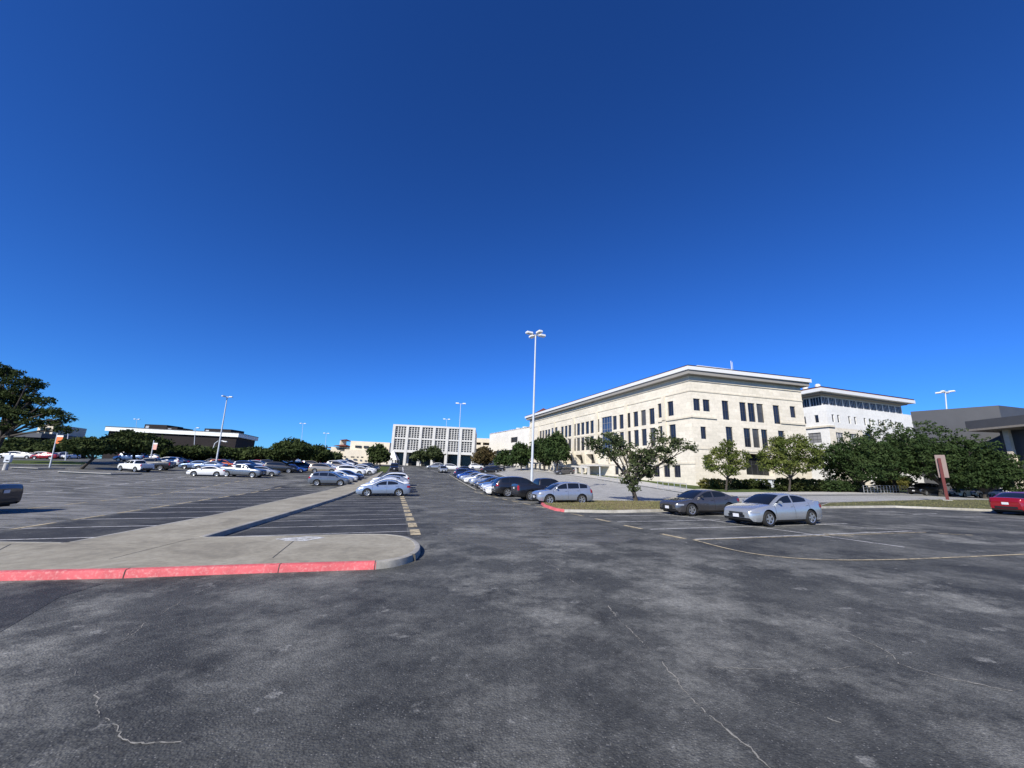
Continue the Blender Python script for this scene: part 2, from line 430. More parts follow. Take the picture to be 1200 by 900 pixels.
# the near walkway: a cross strip with a rounded nose, and the long walk running away between the two lots
red = P((-260, 690), (0, 681), (140, 678), (300, 672), (440, 667.5))
nose = smoothline([red[-1]]+P((462, 665), (486, 658), (494, 649), (491, 641), (478, 634), (455, 631.5)), 2)
backr = [nose[-1]]+P((430, 631), (300, 634), (240, 635))
wR = smoothline([backr[-1]]+P((285, 620.5), (333, 606), (417, 577.5), (436, 565)), 1)+P((449, 553.5))
wL = P((446, 553.5), (431, 561), (417, 566), (340, 585.5), (250, 607), (77, 642))
backl = [wL[-1]]+P((0, 641), (-260, 646))
mk = MB(); kerb(mk, red, KH, .17, 1)
for l in (nose, backr, wR, wL, backl): kerb(mk, l, KH, .17, 0)
tag(mk.build('kerb', [M['kerb'], M['red_kerb']], smooth=True), kind='structure')
mj = MB()
for px_, py_ in ((-90, 685), (143, 677.9), (325, 671.2), (438, 667.6), (487, 657.5)):
    p = at(px_, py_); d = (at(px_+6, py_-.25)-p).normalized() if px_ < 450 else (at(489, 655.5)-p).normalized(); p = p-Vector((-d.y, d.x))*.006
    kerb(mj, [p, p+d*.016], KH+.004, .18)
tag(mj.build('kerb_joints', M['joint']), kind='structure')
top = red+nose[1:]+backr[1:]+wR[1:]+wL+backl[1:]
def sheet_top(name, pts, mat, dz):
    bm = bmesh.new(); vs = []
    for p in pts:
        if not vs or (Vector(vs[-1].co[:2])-p).length > .03: vs.append(bm.verts.new((p[0], p[1], 0)))
    f = bm.faces.new(vs); f.normal_update()
    if f.normal.z < 0: f.normal_flip()
    bmesh.ops.triangulate(bm, faces=[f]); drape(bm, dz)
    me = bpy.data.meshes.new(name); bm.to_mesh(me); bm.free(); me.materials.append(mat)
    o = bpy.data.objects.new(name, me); col.objects.link(o); return tag(o, kind='structure')
def inset(pts, d):                             # pull the outline in a little so it ends under the kerb top
    n = len(pts); out = []
    ar = sum(pts[i].x*pts[(i+1) % n].y-pts[(i+1) % n].x*pts[i].y for i in range(n)); sg = 1 if ar > 0 else -1
    for i in range(n):
        d0 = (pts[i]-pts[i-1]); d1 = (pts[(i+1) % n]-pts[i])
        if d0.length < 1e-4 or d1.length < 1e-4: continue
        q = (d0.normalized()+d1.normalized())
        if q.length < .1: q = d1
        q.normalize(); out.append(pts[i]+Vector((-q.y, q.x))*d*sg)
    return out
sheet_top('sidewalk', inset(top, .09), M['concrete'], KH-.006)
joints = []
for p, q in ((P((318, 662))[0], P((349, 635.5))[0]), (P((125, 664))[0], P((226, 637))[0]), (P((-60, 683))[0], P((10, 645))[0])):
    joints.append(strip(p, q, .018))
for k in range(2, 14):
    b = 15+k*4.5; joints.append(strip(AB(-8.0+max(0, b-20)*.1, b), AB(-5.3+max(0, b-22)*.085, b), .02))
sheets('sidewalk_joints', joints, M['joint'], KH+.001)
sheets('salt_stain', [[AB(-2.5+.62*math.cos(t)*(1+.25*math.sin(3*t)), 13.9+.42*math.sin(t)*(1+.2*math.cos(5*t))) for t in [i*math.pi/10 for i in range(20)]]], worn('white_spill', (.62, .62, .60), .50), KH+.003)

# grassed islands, lawns, road
rk = P((632, 589.5), (637, 594), (650, 598.5), (661, 600.2)); ck = P((661, 600.2), (720, 601.3), (790, 599.5), (880, 594.5))
isl1 = rk+ck[1:]+P((882, 590.5), (800, 589.5), (700, 588.5), (640, 587.8))
mk = MB(); kerb(mk, rk, .15, .17, 1); kerb(mk, ck, .15, .17, 0); kerb(mk, [isl1[i] for i in (6, 7, 8, 9, 10, 11, 0) if i < len(isl1)], .15, .17, 0)
isl2 = P((955, 596), (1050, 595), (1166, 599.5), (1260, 605), (1340, 612), (1340, 594), (1250, 589.5), (1100, 587), (970, 591))
kerb(mk, isl2+[isl2[0]], .15, .17, 0)
rowk = P((640, 587.9), (600, 581), (562, 576.5), (545, 567), (527, 556.5))
kerb(mk, [p for p in P((558, 574.5), (545, 567.5), (527, 557))], .14, .2, 0)
tag(mk.build('kerb', [M['kerb'], M['red_kerb']], smooth=True), kind='structure')
sheet_top('lawn', inset(isl1, .09), M['dry_lawn'], .145)
sheet_top('lawn', inset(isl2, .09), M['tired_lawn'], .145)
swk_front = P((590, 548), (625, 551.5), (660, 556), (700, 561.5), (760, 571), (800, 577.5), (850, 583.5))
swk_back = P((850, 578), (800, 573), (760, 566), (700, 558.2), (665, 553.6), (625, 549.8), (592, 547.2))
road = P((640, 586.5), (760, 587.5), (860, 588.5), (960, 589), (1100, 585.5), (1260, 588), (1400, 594), (1400, 583), (1260, 581), (1100, 581), (1000, 580.5), (930, 581.5), (850, 583.5))+swk_front[::-1][1:]+P((572, 549.5), (583, 556), (600, 563), (625, 577))
sheet_top('road', road, M['road'], .008)
mk = MB(); kerb(mk, swk_front[::-1], .14, .2, 0); kerb(mk, P((930, 581.5), (850, 583.5)), .14, .2)
kerb(mk, P((1400, 583), (1260, 581), (1100, 581), (1000, 580.5), (930, 581.5)), .14, .2, 0)
tag(mk.build('kerb', [M['pale_concrete']], smooth=True), kind='structure')
sheet_top('sidewalk', swk_front+swk_back, M['pale_concrete'], .135)
sheet_top('sidewalk', P((850, 583), (930, 581), (1000, 580), (1100, 580.5), (1260, 580.5), (1260, 578.5), (1100, 578.5), (1000, 577.5), (930, 577.5), (850, 578.2)), M['pale_concrete'], .13)
lawn_b = swk_back[:5]+[Vector((21, 128)), Vector((31, 64.5)), Vector((38, 64.5)), Vector((56, 69)), Vector((72, 80)), Vector((130, 95))]+P((1260, 578.6), (1100, 578.5), (1000, 577.5), (930, 577.5))
sheet_top('lawn', lawn_b, M['lawn'], .12)
sheet_top('lawn', [AB(a, b) for a, b in ((-3.2, 88), (-1.4, 88), (-.8, 128), (-3.6, 128))], M['lawn'], .03)
sheet_top('lawn', P((8, 543.5), (40, 544), (95, 544.5), (110, 542.5), (70, 540), (10, 539.5)), M['lawn'], .02)
sheet_top('road_strip', P((590, 548.5), (556, 550.5), (540, 549.5), (556, 548), (590, 547.4)), M['road'], .012)
far_k = MB()
for l in (P((15, 549), (45, 550.2), (75, 550)), P((70, 554), (130, 556.5), (165, 556)), P((8, 545), (95, 546)), P((585, 556), (596, 560.5))):
    kerb(far_k, l[::-1], .18, .3); kerb(far_k, l, .18, .3)
tag(far_k.build('kerb', [M['pale_concrete']], smooth=True), kind='structure')
# sealed patches
sheets('sealed_patch', [P((-420, 720), (-100, 690), (60, 681), (122, 684), (70, 700), (0, 741), (-260, 800))], M['seal'], .004)
sheets('sealed_patch', [[AB(a, b) for a, b in ((-5.1, 15.2), (.75, 15.0), (1.0, 39), (-3.5, 39))], [AB(a, b) for a, b in ((-12.6, 15.4), (-8.8, 15.4), (-6.2, 42), (-12.3, 52))]], M['seal'], .003)

# worn paler driving aisles in the lot beyond the walk, streaked along the stalls
def streaky(name, c, lo, hi, amax):
    m, nt, b = new_mat(name); mp = N(nt, 'ShaderNodeMapping'); mp.inputs['Rotation'].default_value = (0, 0, -.285); mp.inputs['Scale'].default_value = (.22, 1.1, 1)
    nt.links.new(pos(nt), mp.inputs['Vector']); f = noise(nt, 1., 7, .7, mp.outputs[0], .3); fine = noise(nt, 9, 5, .7, pos(nt))
    nt.links.new(ramp(nt, fine, [(.3, tuple(x*.7 for x in c)), (.7, tuple(x*1.25 for x in c))]), b.inputs['Base Color']); b.inputs['Roughness'].default_value = .85
    nt.links.new(ramp(nt, f, [(lo, (0, 0, 0)), (hi, (amax,)*3)]), b.inputs['Alpha']); return m
M['aisle'] = streaky('worn_aisle', (.27, .265, .25), .40, .62, .85)
sheets('worn_aisle', [[AB(a, b) for a, b in ((-60, 20), (-13.0, 15.4), (-12.4, 50), (-11, 62), (-52, 74))]], M['aisle'], .0055)
sheets('worn_aisle', [[AB(a, b) for a, b in ((1.9, 14), (3.5, 11.5), (7, 11.7), (9.2, 13), (8.4, 42), (10.2, 80), (2.6, 80))]], streaky('worn_lane', (.22, .217, .205), .44, .68, .6), .0055)
# painted lines
wl, yl, fl = [], [], []
b = 15.9
while b < 38:
    wl.append(strip(AB(-5.15+max(0, b-21)*.085, b), AB(.9, b+.1), .085))
    yl.append(strip(AB(1.03, b-.85+rng.uniform(-.1, .1)), AB(1.05, b+.5), .36)); b += 2.12
while b < 90:
    yl.append(strip(AB(1.2+(b-38)*.018, b-.85), AB(1.2+(b-38)*.018, b+.45), .3)); b += 2.6
b = 16.5
while b < 50:
    wl.append(strip(AB(-12.7, b), AB(-8.2+max(0, b-16)*.09, b+.1), .12))
    wl.append(strip(AB(-18.2, b+.4), AB(-13.2, b+.4), .07) if rng.random() < .6 else strip(AB(-18.2, b), AB(-14.2, b), .06))
    yl.append(strip(AB(-12.85+max(0, b-35)*.09, b-.2), AB(-12.85+max(0, b+1-35)*.09, b+1.7), .17)); b += 2.85
for aa, b0, b1 in ((-18.3, 19, 62), (-26.4, 30, 66), (-34, 34, 66), (-42, 40, 70)):
    b = b0
    while b < b1:
        (yl if aa > -20 else wl).append(strip(AB(aa, b), AB(aa, b+1.7), .16)); b += 2.85
for aa in (-23, -31, -38.5):
    b = 26
    while b < 62: fl.append(strip(AB(aa-3.2, b), AB(aa+3.2, b), .10)); b += 2.85
b = 12.05; rows = []
while b < 44:
    aa = 10.25-max(0, b-17)*.045
    if b < 22: wl.append(strip(AB(aa+.3, b), AB(aa+(11.5 if b < 15 else 6.2), b-.2), .11))
    elif b < 42: wl.append(strip(AB(aa+.3, b), AB(aa+5.4, b), .11))
    yl.append(strip(AB(aa, b+.15), AB(aa-.1, b+1.35), .2)); b += 2.55
wl.append(strip(at(768, 601), at(1060, 641.5), .1)); wl.append(strip(at(930, 612), at(1085, 624), .07))
yl.append(strip(at(812, 633), at(1085, 624), .085))
cur = smoothline(P((813, 633), (850, 643), (890, 651), (960, 657), (1045, 656.5), (1110, 654), (1220, 649)), 2)
yl += [strip(p, q, .085) for p, q in zip(cur, cur[1:])]
for q in (((1031, 602), (1061, 603.5)), ((1070, 603), (1098, 602)), ((1087, 604), (1124, 606.5)), ((1130, 606), (1160, 606)), ((1155, 608.5), (1230, 611)), ((965, 626), (1000, 629)), ((1100, 625.5), (1140, 627.5)), ((1018, 600), (1050, 600))):
    (yl if q[0][0] in (1100, 965) else wl).append(strip(at(*q[0]), at(*q[1]), .12))
wl.append(strip(at(505, 551), at(521, 555), .15))
wl.append(strip(AB(2.3, 92), AB(2.8, 124), .3))
sheets('parking_lines', wl, M['white_line'], .010); sheets('parking_lines', yl, M['yellow_line'], .014); sheets('parking_lines', fl, M['faint_line'], .012)
road_l = [strip(at(x0, y0), at(x1, y1), .14) for x0, y0, x1, y1 in ((700, 577.5, 728, 580), (640, 567, 655, 569.5), (745, 581.5, 775, 583.3), (608, 559, 618, 561.5))]
sheets('road_markings', road_l, M['white_line'], .016)
# pale cracks in the asphalt
def crack(pix, amp, wd, seed):
    r = random.Random(seed); pts = dense(P(*pix), .04); q = []; off = 0; ph = r.uniform(0, 9)
    for i, p in enumerate(pts):
        off = off*.9+r.uniform(-amp, amp)*.45; d = (pts[min(i+1, len(pts)-1)]-pts[max(i-1, 0)]).normalized(); q.append(p+Vector((-d.y, d.x))*(off+r.uniform(-.011, .011)))
    out = []
    for i, (a, b_) in enumerate(zip(q, q[1:])):
        k = .55+.35*math.sin(i*.23+ph)+.25*math.sin(i*.061+2*ph)
        if r.random() < k+.25: out.append(strip(a, b_, wd*r.uniform(.3, 1.0)*(.45+max(0, k))))
    return out
ck_ = crack([(712, 710), (745, 745), (768, 768), (800, 805), (850, 855), (898, 898), (950, 955)], .035, .015, 1)
ck_ += crack([(960, 722), (985, 738), (1045, 768), (1052, 778), (1110, 795), (1200, 812)], .03, .016, 2)
ck_ += crack([(1046, 768), (1000, 782), (900, 784), (820, 782)], .03, .008, 3)
ck_ += crack([(85, 783), (112, 800), (122, 828), (130, 852), (142, 864), (158, 867), (178, 865), (196, 869), (215, 866)], .045, .012, 4)
ck_ += crack([(925, 823), (955, 835), (985, 848)], .03, .012, 5) + crack([(170, 730), (140, 755)], .03, .008, 6)
ck_ += crack([(280, 674), (215, 702), (150, 745)], .03, .007, 7) + crack([(700, 700), (620, 645), (590, 610)], .04, .008, 8)
sheets('pavement_cracks', ck_, M['crack'], .004)
# ------------------------------------------------------------------ buildings
wrng = random.Random(3)
def facade(mb, root, P0, P1, z0, z1, wins, wmi=0, rec=.2, frame='dark_frame', pane='glass', mull=1, trans=0, name='window', fw=.055):
    P0, P1 = Vector(P0[:2]), Vector(P1[:2]); L = (P1-P0).length; d = (P1-P0)/L; n = Vector((-d.y, d.x))
    at3 = lambda s, z, o=0: (P0.x+d.x*s+n.x*o, P0.y+d.y*s+n.y*o, z)
    S = sorted({0, L, *[round(max(0, min(L, q)), 4) for w_ in wins for q in w_[:2]]}); Z = sorted({z0, z1, *[q for w_ in wins for q in w_[2:4]]})
    for i in range(len(S)-1):
        for j in range(len(Z)-1):
            cs, cz = (S[i]+S[i+1])/2, (Z[j]+Z[j+1])/2
            if any(w_[0] < cs < w_[1] and w_[2] < cz < w_[3] for w_ in wins): continue
            mb.quad(at3(S[i+1], Z[j]), at3(S[i], Z[j]), at3(S[i], Z[j+1]), at3(S[i+1], Z[j+1]), wmi)
    for w_ in wins:
        s0, s1, a, b = w_[:4]; o = w_[4] if len(w_) > 4 else {}
        rc = o.get('rec', rec); fr = M[o.get('frame', frame)]; pk = o.get('pane', pane); pn = M['blind_glass' if pk == 'glass' and wrng.random() < .22 else pk]
        for q in (((s0, a), (s1, a)), ((s1, a), (s1, b)), ((s1, b), (s0, b)), ((s0, b), (s0, a))):
            mb.quad(at3(*q[0]), at3(*q[1]), at3(*q[1], -rc), at3(*q[0], -rc), wmi)
        f = MB(); W_ = s1-s0; H_ = b-a; w2 = o.get('fw', fw)
        def bar(sa, sb, za, zb, o0=-rc+.015, th=.06):
            f.add([at3(sa, za, o0), at3(sb, za, o0), at3(sb, zb, o0), at3(sa, zb, o0), at3(sa, za, o0-th), at3(sb, za, o0-th), at3(sb, zb, o0-th), at3(sa, zb, o0-th)],
                  [(3, 2, 1, 0), (0, 1, 5, 4), (1, 2, 6, 5), (2, 3, 7, 6), (3, 0, 4, 7)])
        bar(s0, s1, a, a+w2); bar(s0, s1, b-w2, b); bar(s0, s0+w2, a+w2, b-w2); bar(s1-w2, s1, a+w2, b-w2)
        m_ = o.get('mull', mull)
        for k in range(1, m_+1): c = s0+W_*k/(m_+1); bar(c-w2*.4, c+w2*.4, a+w2, b-w2)
        t_ = o.get('trans', trans)
        for k in range(1, t_+1): c = a+H_*k/(t_+1); bar(s0+w2, s1-w2, c-w2*.4, c+w2*.4, -rc+.012)
        fo = f.build(o.get('name', name), fr, root)
        g = MB(); g.quad(at3(s1, a, -rc-.03), at3(s0, a, -rc-.03), at3(s0, b, -rc-.03), at3(s1, b, -rc-.03))
        g.build('pane', pn, fo, origin=root.location)
    return L, d, n, at3
def spx(P0, P1, px, py):                       # where the sight line of a pixel meets the wall P0-P1: distance along it, height
    P0, P1 = Vector(P0[:2]), Vector(P1[:2]); d = (P1-P0).normalized(); n = Vector((-d.y, d.x)); r = ray(px, py)
    t = n.dot(P0)/n.dot(Vector((r.x, r.y))); q = Vector((r.x, r.y))*t
    return (q-P0).dot(d), CZ+r.z*t
def beltcourse(mb, P0, P1, z, h, out, mi=0, e0=0, e1=0):
    P0, P1 = Vector(P0[:2]), Vector(P1[:2]); d = (P1-P0).normalized(); n = Vector((-d.y, d.x))
    a, b = P0-d*e0, P1+d*e1
    mb.prism([a+n*.002, b+n*.002, b+n*out, a+n*out], z, z+h, mi)

# main limestone building
C, E, Rr = onH(806, 430, 21.2), onH(615, 489, 21.2), onH(951, 446, 21.2)
EV = 1.35
dL = (E-C).normalized(); nL = Vector((-dL.y, dL.x)); dR = (C-Rr).normalized(); nR = Vector((-dR.y, dR.x))
# wall lines stand back from the eave edge
def isect(p, d, q, e):
    den = d.x*e.y-d.y*e.x; t = ((q.x-p.x)*e.y-(q.y-p.y)*e.x)/den; return p+d*t
Cw = isect(C-nL*EV, dL, C-nR*EV, dR); Ew = E-nL*EV; Rw = Rr-nR*EV-dR*0
Ew = Ew-dL*EV; Rw = Rw+dR*1.2
LL = (Ew-Cw).length
ZE = 20.4
root = thing('stone_building', (Cw.x, Cw.y, 0), 'long cream limestone campus building with white eaves and a corner facing the lot', 'building')
wb = MB()
def rows_left():
    out = []
    def add(px, w_, a, b, **o):
        s = spx(Cw, Ew, px, 500)[0]; w_ *= 1.17; out.append((s-w_/2, s+w_/2, a, b, o))
    hi = (13.6, 16.3); lo = (8.6, 11.9); hi2 = (12.6, 15.7)
    for x in (786.8, 775): add(x, 1.25, *hi); add(x+1, 1.35, 8.8, 12.0)
    for x in (764.3, 754.3, 745.2, 736.2, 728.2, 720.3): add(x, 1.3, *hi2); add(x, 1.3, *lo)
    add(710.8, 3.5, 7.2, 15.9, pane='blue_glass', mull=3, trans=5, frame='frame', name='stair_window')
    for x in (700, 693.5, 688, 682.6, 677.6, 672.8, 667.5, 663.2, 658.8, 654.7): add(x, 1.4, *hi2, mull=0); add(x, 1.4, *lo, mull=0)
    add(649.6, 3.4, 7.2, 15.9, pane='blue_glass', mull=3, trans=5, name='stair_window')
    for x in (643.3, 640, 636.7, 633.5): add(x, 1.4, *hi2, mull=0); add(x, 1.4, *lo, mull=0)
    for x in (620.3, 618.7, 617.1): add(x, 1.2, *hi2, mull=0); add(x, 1.2, *lo, mull=0)
    for x in (767, 778.6, 790.5): add(x, 1.35, 2.7, 4.8)
    for x in (721.5, 729.5): add(x, 1.2, 2.9, 4.7)
    # recessed gallery on the first floor
    s0 = spx(Cw, Ew, 768, 500)[0]
    for k in range(9):
        out.append((s0+k*5.2, s0+k*5.2+4.2, 5.35, 7.6 if k else 7.9, dict(rec=1.6, pane='dim_glass', mull=2, frame='dark_frame', name='gallery_opening')))
    for x in (676.5, 683, 688.5): add(x, 1.2, 3.3, 5.0, mull=0)
    # drop windows that collide with gallery
    return out
zg = -.5
WL = rows_left()
def clean(ws):
    ok = []
    for w_ in ws:
        if all(w_[1] <= q[0]-.05 or w_[0] >= q[1]+.05 or w_[3] <= q[2]-.05 or w_[2] >= q[3]+.05 for q in ok) and w_[0] > .4: ok.append(w_)
    return ok
WL = [w_ for w_ in clean(sorted(WL, key=lambda q: q[4].get('name', '') == '')) if w_[1] < LL-.3]
facade(wb, root, Cw, Ew, zg, ZE, WL)
def rows_right():
    out = []
    def add(x0, x1, a, b, **o):
        x0, x1 = 780+x0/4, 780+x1/4
        s0 = spx(Rw, Cw, x1, 500)[0]; s1 = spx(Rw, Cw, x0, 500)[0]; m_ = (s1-s0)*.07; out.append((s0-m_, s1+m_, a, b, o))
    for q in ((140, 168), (185, 214)): add(*q, 14.0, 16.1)
    for q in ((275, 303), (358, 385), (397, 426), (438, 466), (515, 542)): add(*q, 12.8, 16.2, trans=1)
    for q in ((595, 618), (633, 657)): add(*q, 14.2, 16.3)
    add(165, 188, 9.2, 11.3); add(634, 655, 9.2, 11.3)
    for q in ((283, 311), (366, 394), (406, 434), (447, 473), (526, 552)): add(*q, 8.3, 11.6, trans=1)
    add(172, 197, 4.4, 6.5); add(280, 323, 5.0, 7.0, pane='dim_glass', rec=.8)
    add(367, 480, 3.6, 7.2, pane='dim_glass', rec=1.2, mull=4, trans=1, name='gallery_opening')
    add(530, 560, 4.2, 6.6)
    add(392, 500, 0.9, 3.0, pane='door_panel', rec=.2, mull=3, trans=0, name='door'); add(300, 340, .9, 2.6, pane='door_panel', mull=1, name='door'); add(548, 575, .9, 2.8, pane='door_panel', mull=0, name='door')
    return out
WR = clean(rows_right())
facade(wb, root, Rw, Cw, zg, ZE, WR)
# back walls
Bk = Rw+Vector((-.25, .97))*26; Bk2 = Ew+Vector((.97, .25))*22
for a, b in ((Bk, Rw), (Ew, Bk2), (Bk2, Bk)): facade(wb, root, a, b, zg, ZE, [])
wb.build('wall', [M['stone'], M['stone_dark']], root)
tb = MB()
for z, h, o in ((4.75, .28, .10), (17.35, .22, .10), (19.2, .3, .16)):
    beltcourse(tb, Cw, Ew, z if z > 5 else 4.95, h, o, 0, e0=o); beltcourse(tb, Rw, Cw, z if z > 5 else 7.45, h, o, 0, e1=o)
beltcourse(tb, Cw+dL*17, Ew, 12.1, .16, .06); beltcourse(tb, Cw, Cw+dL*8, 12.75, .3, .22, 0, e0=.22); beltcourse(tb, Rw+dR*19, Cw, 12.75, .3, .22, 0, e1=.22)
beltcourse(tb, Rw, Rw+dR*5.5, 12.9, .3, .2)
for s in np.arange(6, LL-4, 11.2):
    p = Cw+dL*s; tb.prism([p+nL*.003, p+dL*.9+nL*.003, p+dL*.9+nL*.22, p+nL*.22], 5.25, 17.34)
for k in range(9):
    s = spx(Cw, Ew, 768, 500)[0]+k*5.2-.75; p = Cw+dL*s
    tb.add([(q.x, q.y, z) for q, z in ((p+nL*.01, 5.25), (p+dL*.5+nL*.01, 5.25), (p+dL*.5+nL*.2, 5.25), (p+nL*.2, 5.25), (p+nL*.01, 8.0), (p+dL*.5+nL*.01, 8.0), (p+dL*.5+nL*1.0, 8.0), (p+nL*1.0, 8.0))],
           [(0, 1, 2, 3), (7, 6, 5, 4), (0, 4, 5, 1), (1, 5, 6, 2), (2, 6, 7, 3), (3, 7, 4, 0)])
tb.build('trim', M['stone_trim'], root)
pb = MB()                                      # thicker corner pier and darker lower courses beside it
for (p, d, n, l) in ((Cw, dL, nL, 4.2), (Rw, dR, nR, 5.0)): pb.prism([p+d*.0+n*.004, p+d*l+n*.004, p+d*l+n*.2, p+n*.2], zg, 12.74 if n == nL else 12.88) if False else None
ll = 30.; p = Cw+dL*0
for s0, s1 in ((18.5, LL),): pb.prism([Cw+dL*s0+nL*.003, Cw+dL*s1+nL*.003, Cw+dL*s1+nL*.25, Cw+dL*s0+nL*.25], zg, 2.6)
pb.build('plinth', M['stone_dark'], root)
# eave slab, soffit, low tiled roof
ee = [C, E+dL*.0, E+Vector((.97, .25))*26, Rr+Vector((-.25, .97))*28, Rr]
eb = MB(); eb.prism(ee, ZE+.42, ZE+1.05); eb.build('eave', M['eave'], root)
inn = lambda k: [Cw-nL*k*-1 if False else Cw+(nL+nR)*k, Ew+nL*k-dL*-k, Bk2, Bk, Rw+nR*k-dR*k]
fb = MB(); q = inn(1.0); fb.prism(q, ZE-.25, ZE+.415); fb.build('soffit', M['soffit'], root)
cen = sum(ee, Vector((0, 0)))/5
rb = MB(); lowp = [p*1 for p in ee]; hip = [p+(cen-p)*.25 for p in ee]
rb.prism([p+(cen-p)*.004 for p in ee], ZE+1.052, ZE+1.2); rb.add([(p.x, p.y, ZE+1.205) for p in lowp]+[(p.x, p.y, ZE+2.0) for p in hip], [(i, i+5, (i+1) % 5+5, (i+1) % 5) for i in range(5)]+[(5, 6, 7, 8, 9)])
ro = rb.build('roof', M['roof_red'], root)
hb = MB(); q0 = onH(817, 426.5, 22.6)+Vector((1, 2)); hb.prism([q0, q0+Vector((7.5, 1.8)), q0+Vector((6.5, 6)), q0+Vector((-1, 4.2))], ZE+1.1, 23.0); hb.build('roof_hatch', M['eave'], root)
ab_ = MB(); q0 = onH(866, 432, 22.5)+Vector((1, 4)); ab_.tube([(q0.x, q0.y, ZE+1.), (q0.x, q0.y, 25.2)], .07, 6); ab_.tube([(q0.x+.25, q0.y, 23.5), (q0.x+.25, q0.y, 25.0)], .04, 6); ab_.build('antenna', M['white_metal'], root)
# end pavilion's small tiled roof
pv = MB(); q0 = E+Vector((3, -3)); sq = [q0, q0+Vector((9, 2)), q0+Vector((7, 10)), q0+Vector((-2, 8))]
pc = sum(sq, Vector((0, 0)))/4; pv.add([(p.x, p.y, ZE+1.5) for p in sq]+[(pc.x, pc.y, ZE+4.6)], [(0, 1, 4), (1, 2, 4), (2, 3, 4), (3, 0, 4)]); pv.build('roof', M['roof_red'], root)
# entrance canopy on the street side
cb = MB(); p = Cw+dL*spx(Cw, Ew, 714, 540)[0]
cb.prism([p+nL*.05, p+dL*8+nL*.05, p+dL*8+nL*2.6, p+nL*2.6], 4.6, 4.95); cb.build('canopy', M['pale_concrete'], root)
cb2 = MB(); 
for s in (.3, 7.7): q = p+dL*s+nL*2.3; cb2 = MB(); cb2.tube([(q.x, q.y, .5), (q.x, q.y, 4.6)], .12, 8); cb2.build('canopy_post', M['white_metal'], root)

# laboratory building behind
F0, F1 = onH(966, 453, 25.), onH(1072, 468, 25.); dF = (F1-F0).normalized(); nF = Vector((dF.y, -dF.x)); bk = -nF
root = thing('laboratory_building', (F0.x, F0.y, 0), 'white building with red tiled roof and a continuous strip of top windows', 'building')
G0, G1 = F0+dF*1.2+bk*1.1, F1+dF*.3+bk*1.1
lb = MB(); Ll = (G1-G0).length
def lwin(xs, z0_, z1_, wd, **o): return [(Ll-s-wd, Ll-s, z0_, z1_, o) for s in xs]
wu = lwin([1.5, 3.3, 7.0, 9.0, 12.4, 14.2, 17.4, 19.2, 22, 23.8], 17.0, 18.8, .8, mull=0)
wl2 = lwin([2.0, 6.5, ], 12.2, 14.6, 2.6, pane='grey_glass', mull=2, trans=2, frame='eave')
facade(lb, root, G1, G0, 15.7, 21.0, wu, frame='eave')
Gm = G0+dF*11.2; facade(lb, root, Gm, G0, 0, 15.69, [(11.2-(Ll-a_), 11.2-(Ll-b_), c_, d_, o_) for a_, b_, c_, d_, o_ in wl2], 1)
facade(lb, root, G1, Gm, 0, 15.69, [(Ll-11.2-3.2, Ll-11.2-.8, 9.5, 15.2, dict(pane='dim_glass'))])
LB0 = G0+bk*30; facade(lb, root, G0, LB0, 0, 21.0, [(2+3*k, 2.9+3*k, 17.0, 18.8, dict(mull=0)) for k in range(5)]+[(2.+6*k, 5.+6*k, 12.2, 14.6, dict(pane='grey_glass', trans=2, mull=2)) for k in range(3)])
LB1 = G1+bk*30; facade(lb, root, LB1, G1, 0, 21.0, []); facade(lb, root, LB0, LB1, 0, 21.0, [])
lb.prism([G0+bk*.3+dF*.3, G1+bk*.3-dF*.3, LB1, LB0], 20.7, 20.98)
lb.build('wall', [M['white_wall'], M['stone']], root)
sb = MB(); sb.prism([G0-bk*.5-dF*.5, G0-bk*.5+dF*11, G0+bk*.0-bk*.004+dF*11, G0-bk*.004-dF*.5], 0, 15.6) if False else None
sb.prism([G0-bk*.35-dF*.35, G0-bk*.35+dF*1.6, G0-bk*.004+dF*1.6, G0-bk*.004-dF*.004, G0+bk*28-dF*.004, G0+bk*28-dF*.35], 15.7, 16.1)
sb.build('trim', M['stone_trim'], root)
kb = MB(); I0, I1 = G0+bk*1.3+dF*.9, G1+bk*1.3-dF*1.6; kl = (I1-I0).length
nb = 24
facade(kb, root, I1, I0, 20.99, 23.6, [(k*kl/12+.12, (k+1)*kl/12-.12, 21.15, 23.3, dict(pane='dim_glass', mull=3, frame='eave', rec=.1, fw=.075, name='clerestory_window')) for k in range(12)])
J0 = I0+bk*26
facade(kb, root, I0, J0, 20.99, 23.6, [(k*26/9+.12, (k+1)*26/9-.12, 21.15, 23.3, dict(pane='dim_glass', mull=3, frame='eave', rec=.1, fw=.075, name='clerestory_window')) for k in range(9)])
kb.build('clerestory_wall', M['white_wall'], root)
ob = MB(); ov = [F0-dF*1.2, F1, F1+bk*32, F0+bk*32-dF*1.2]; ob.prism(ov, 23.9, 24.7); ob.prism([p+(sum(ov, Vector((0, 0)))/4-p)*.07 for p in ov], 23.55, 23.895, 1); ob.build('eave', [M['eave'], M['soffit']], root)
rb = MB(); cc = sum(ov, Vector((0, 0)))/4; hp = [p+(cc-p)*.3 for p in ov]
rb.prism([p+(cc-p)*.006 for p in ov], 24.702, 24.99); rb.add([(p.x, p.y, 24.995) for p in ov]+[(p.x, p.y, 25.7) for p in hp], [(0, 1, 5, 4), (1, 2, 6, 5), (2, 3, 7, 6), (3, 0, 4, 7), (4, 5, 6, 7)]); ro = rb.build('roof', M['roof_red'], root)
for px_ in (952.5, 968.3):
    q = onH(px_, 450, 25.6)+Vector((2, 5)); v_ = MB(); v_.tube([(q.x, q.y, 24.8), (q.x, q.y, 26.6), (q.x, q.y, 26.8)], [.6, .58, .35], 12); v_.build('roof_vent', M['eave'], ro, origin=root.location)

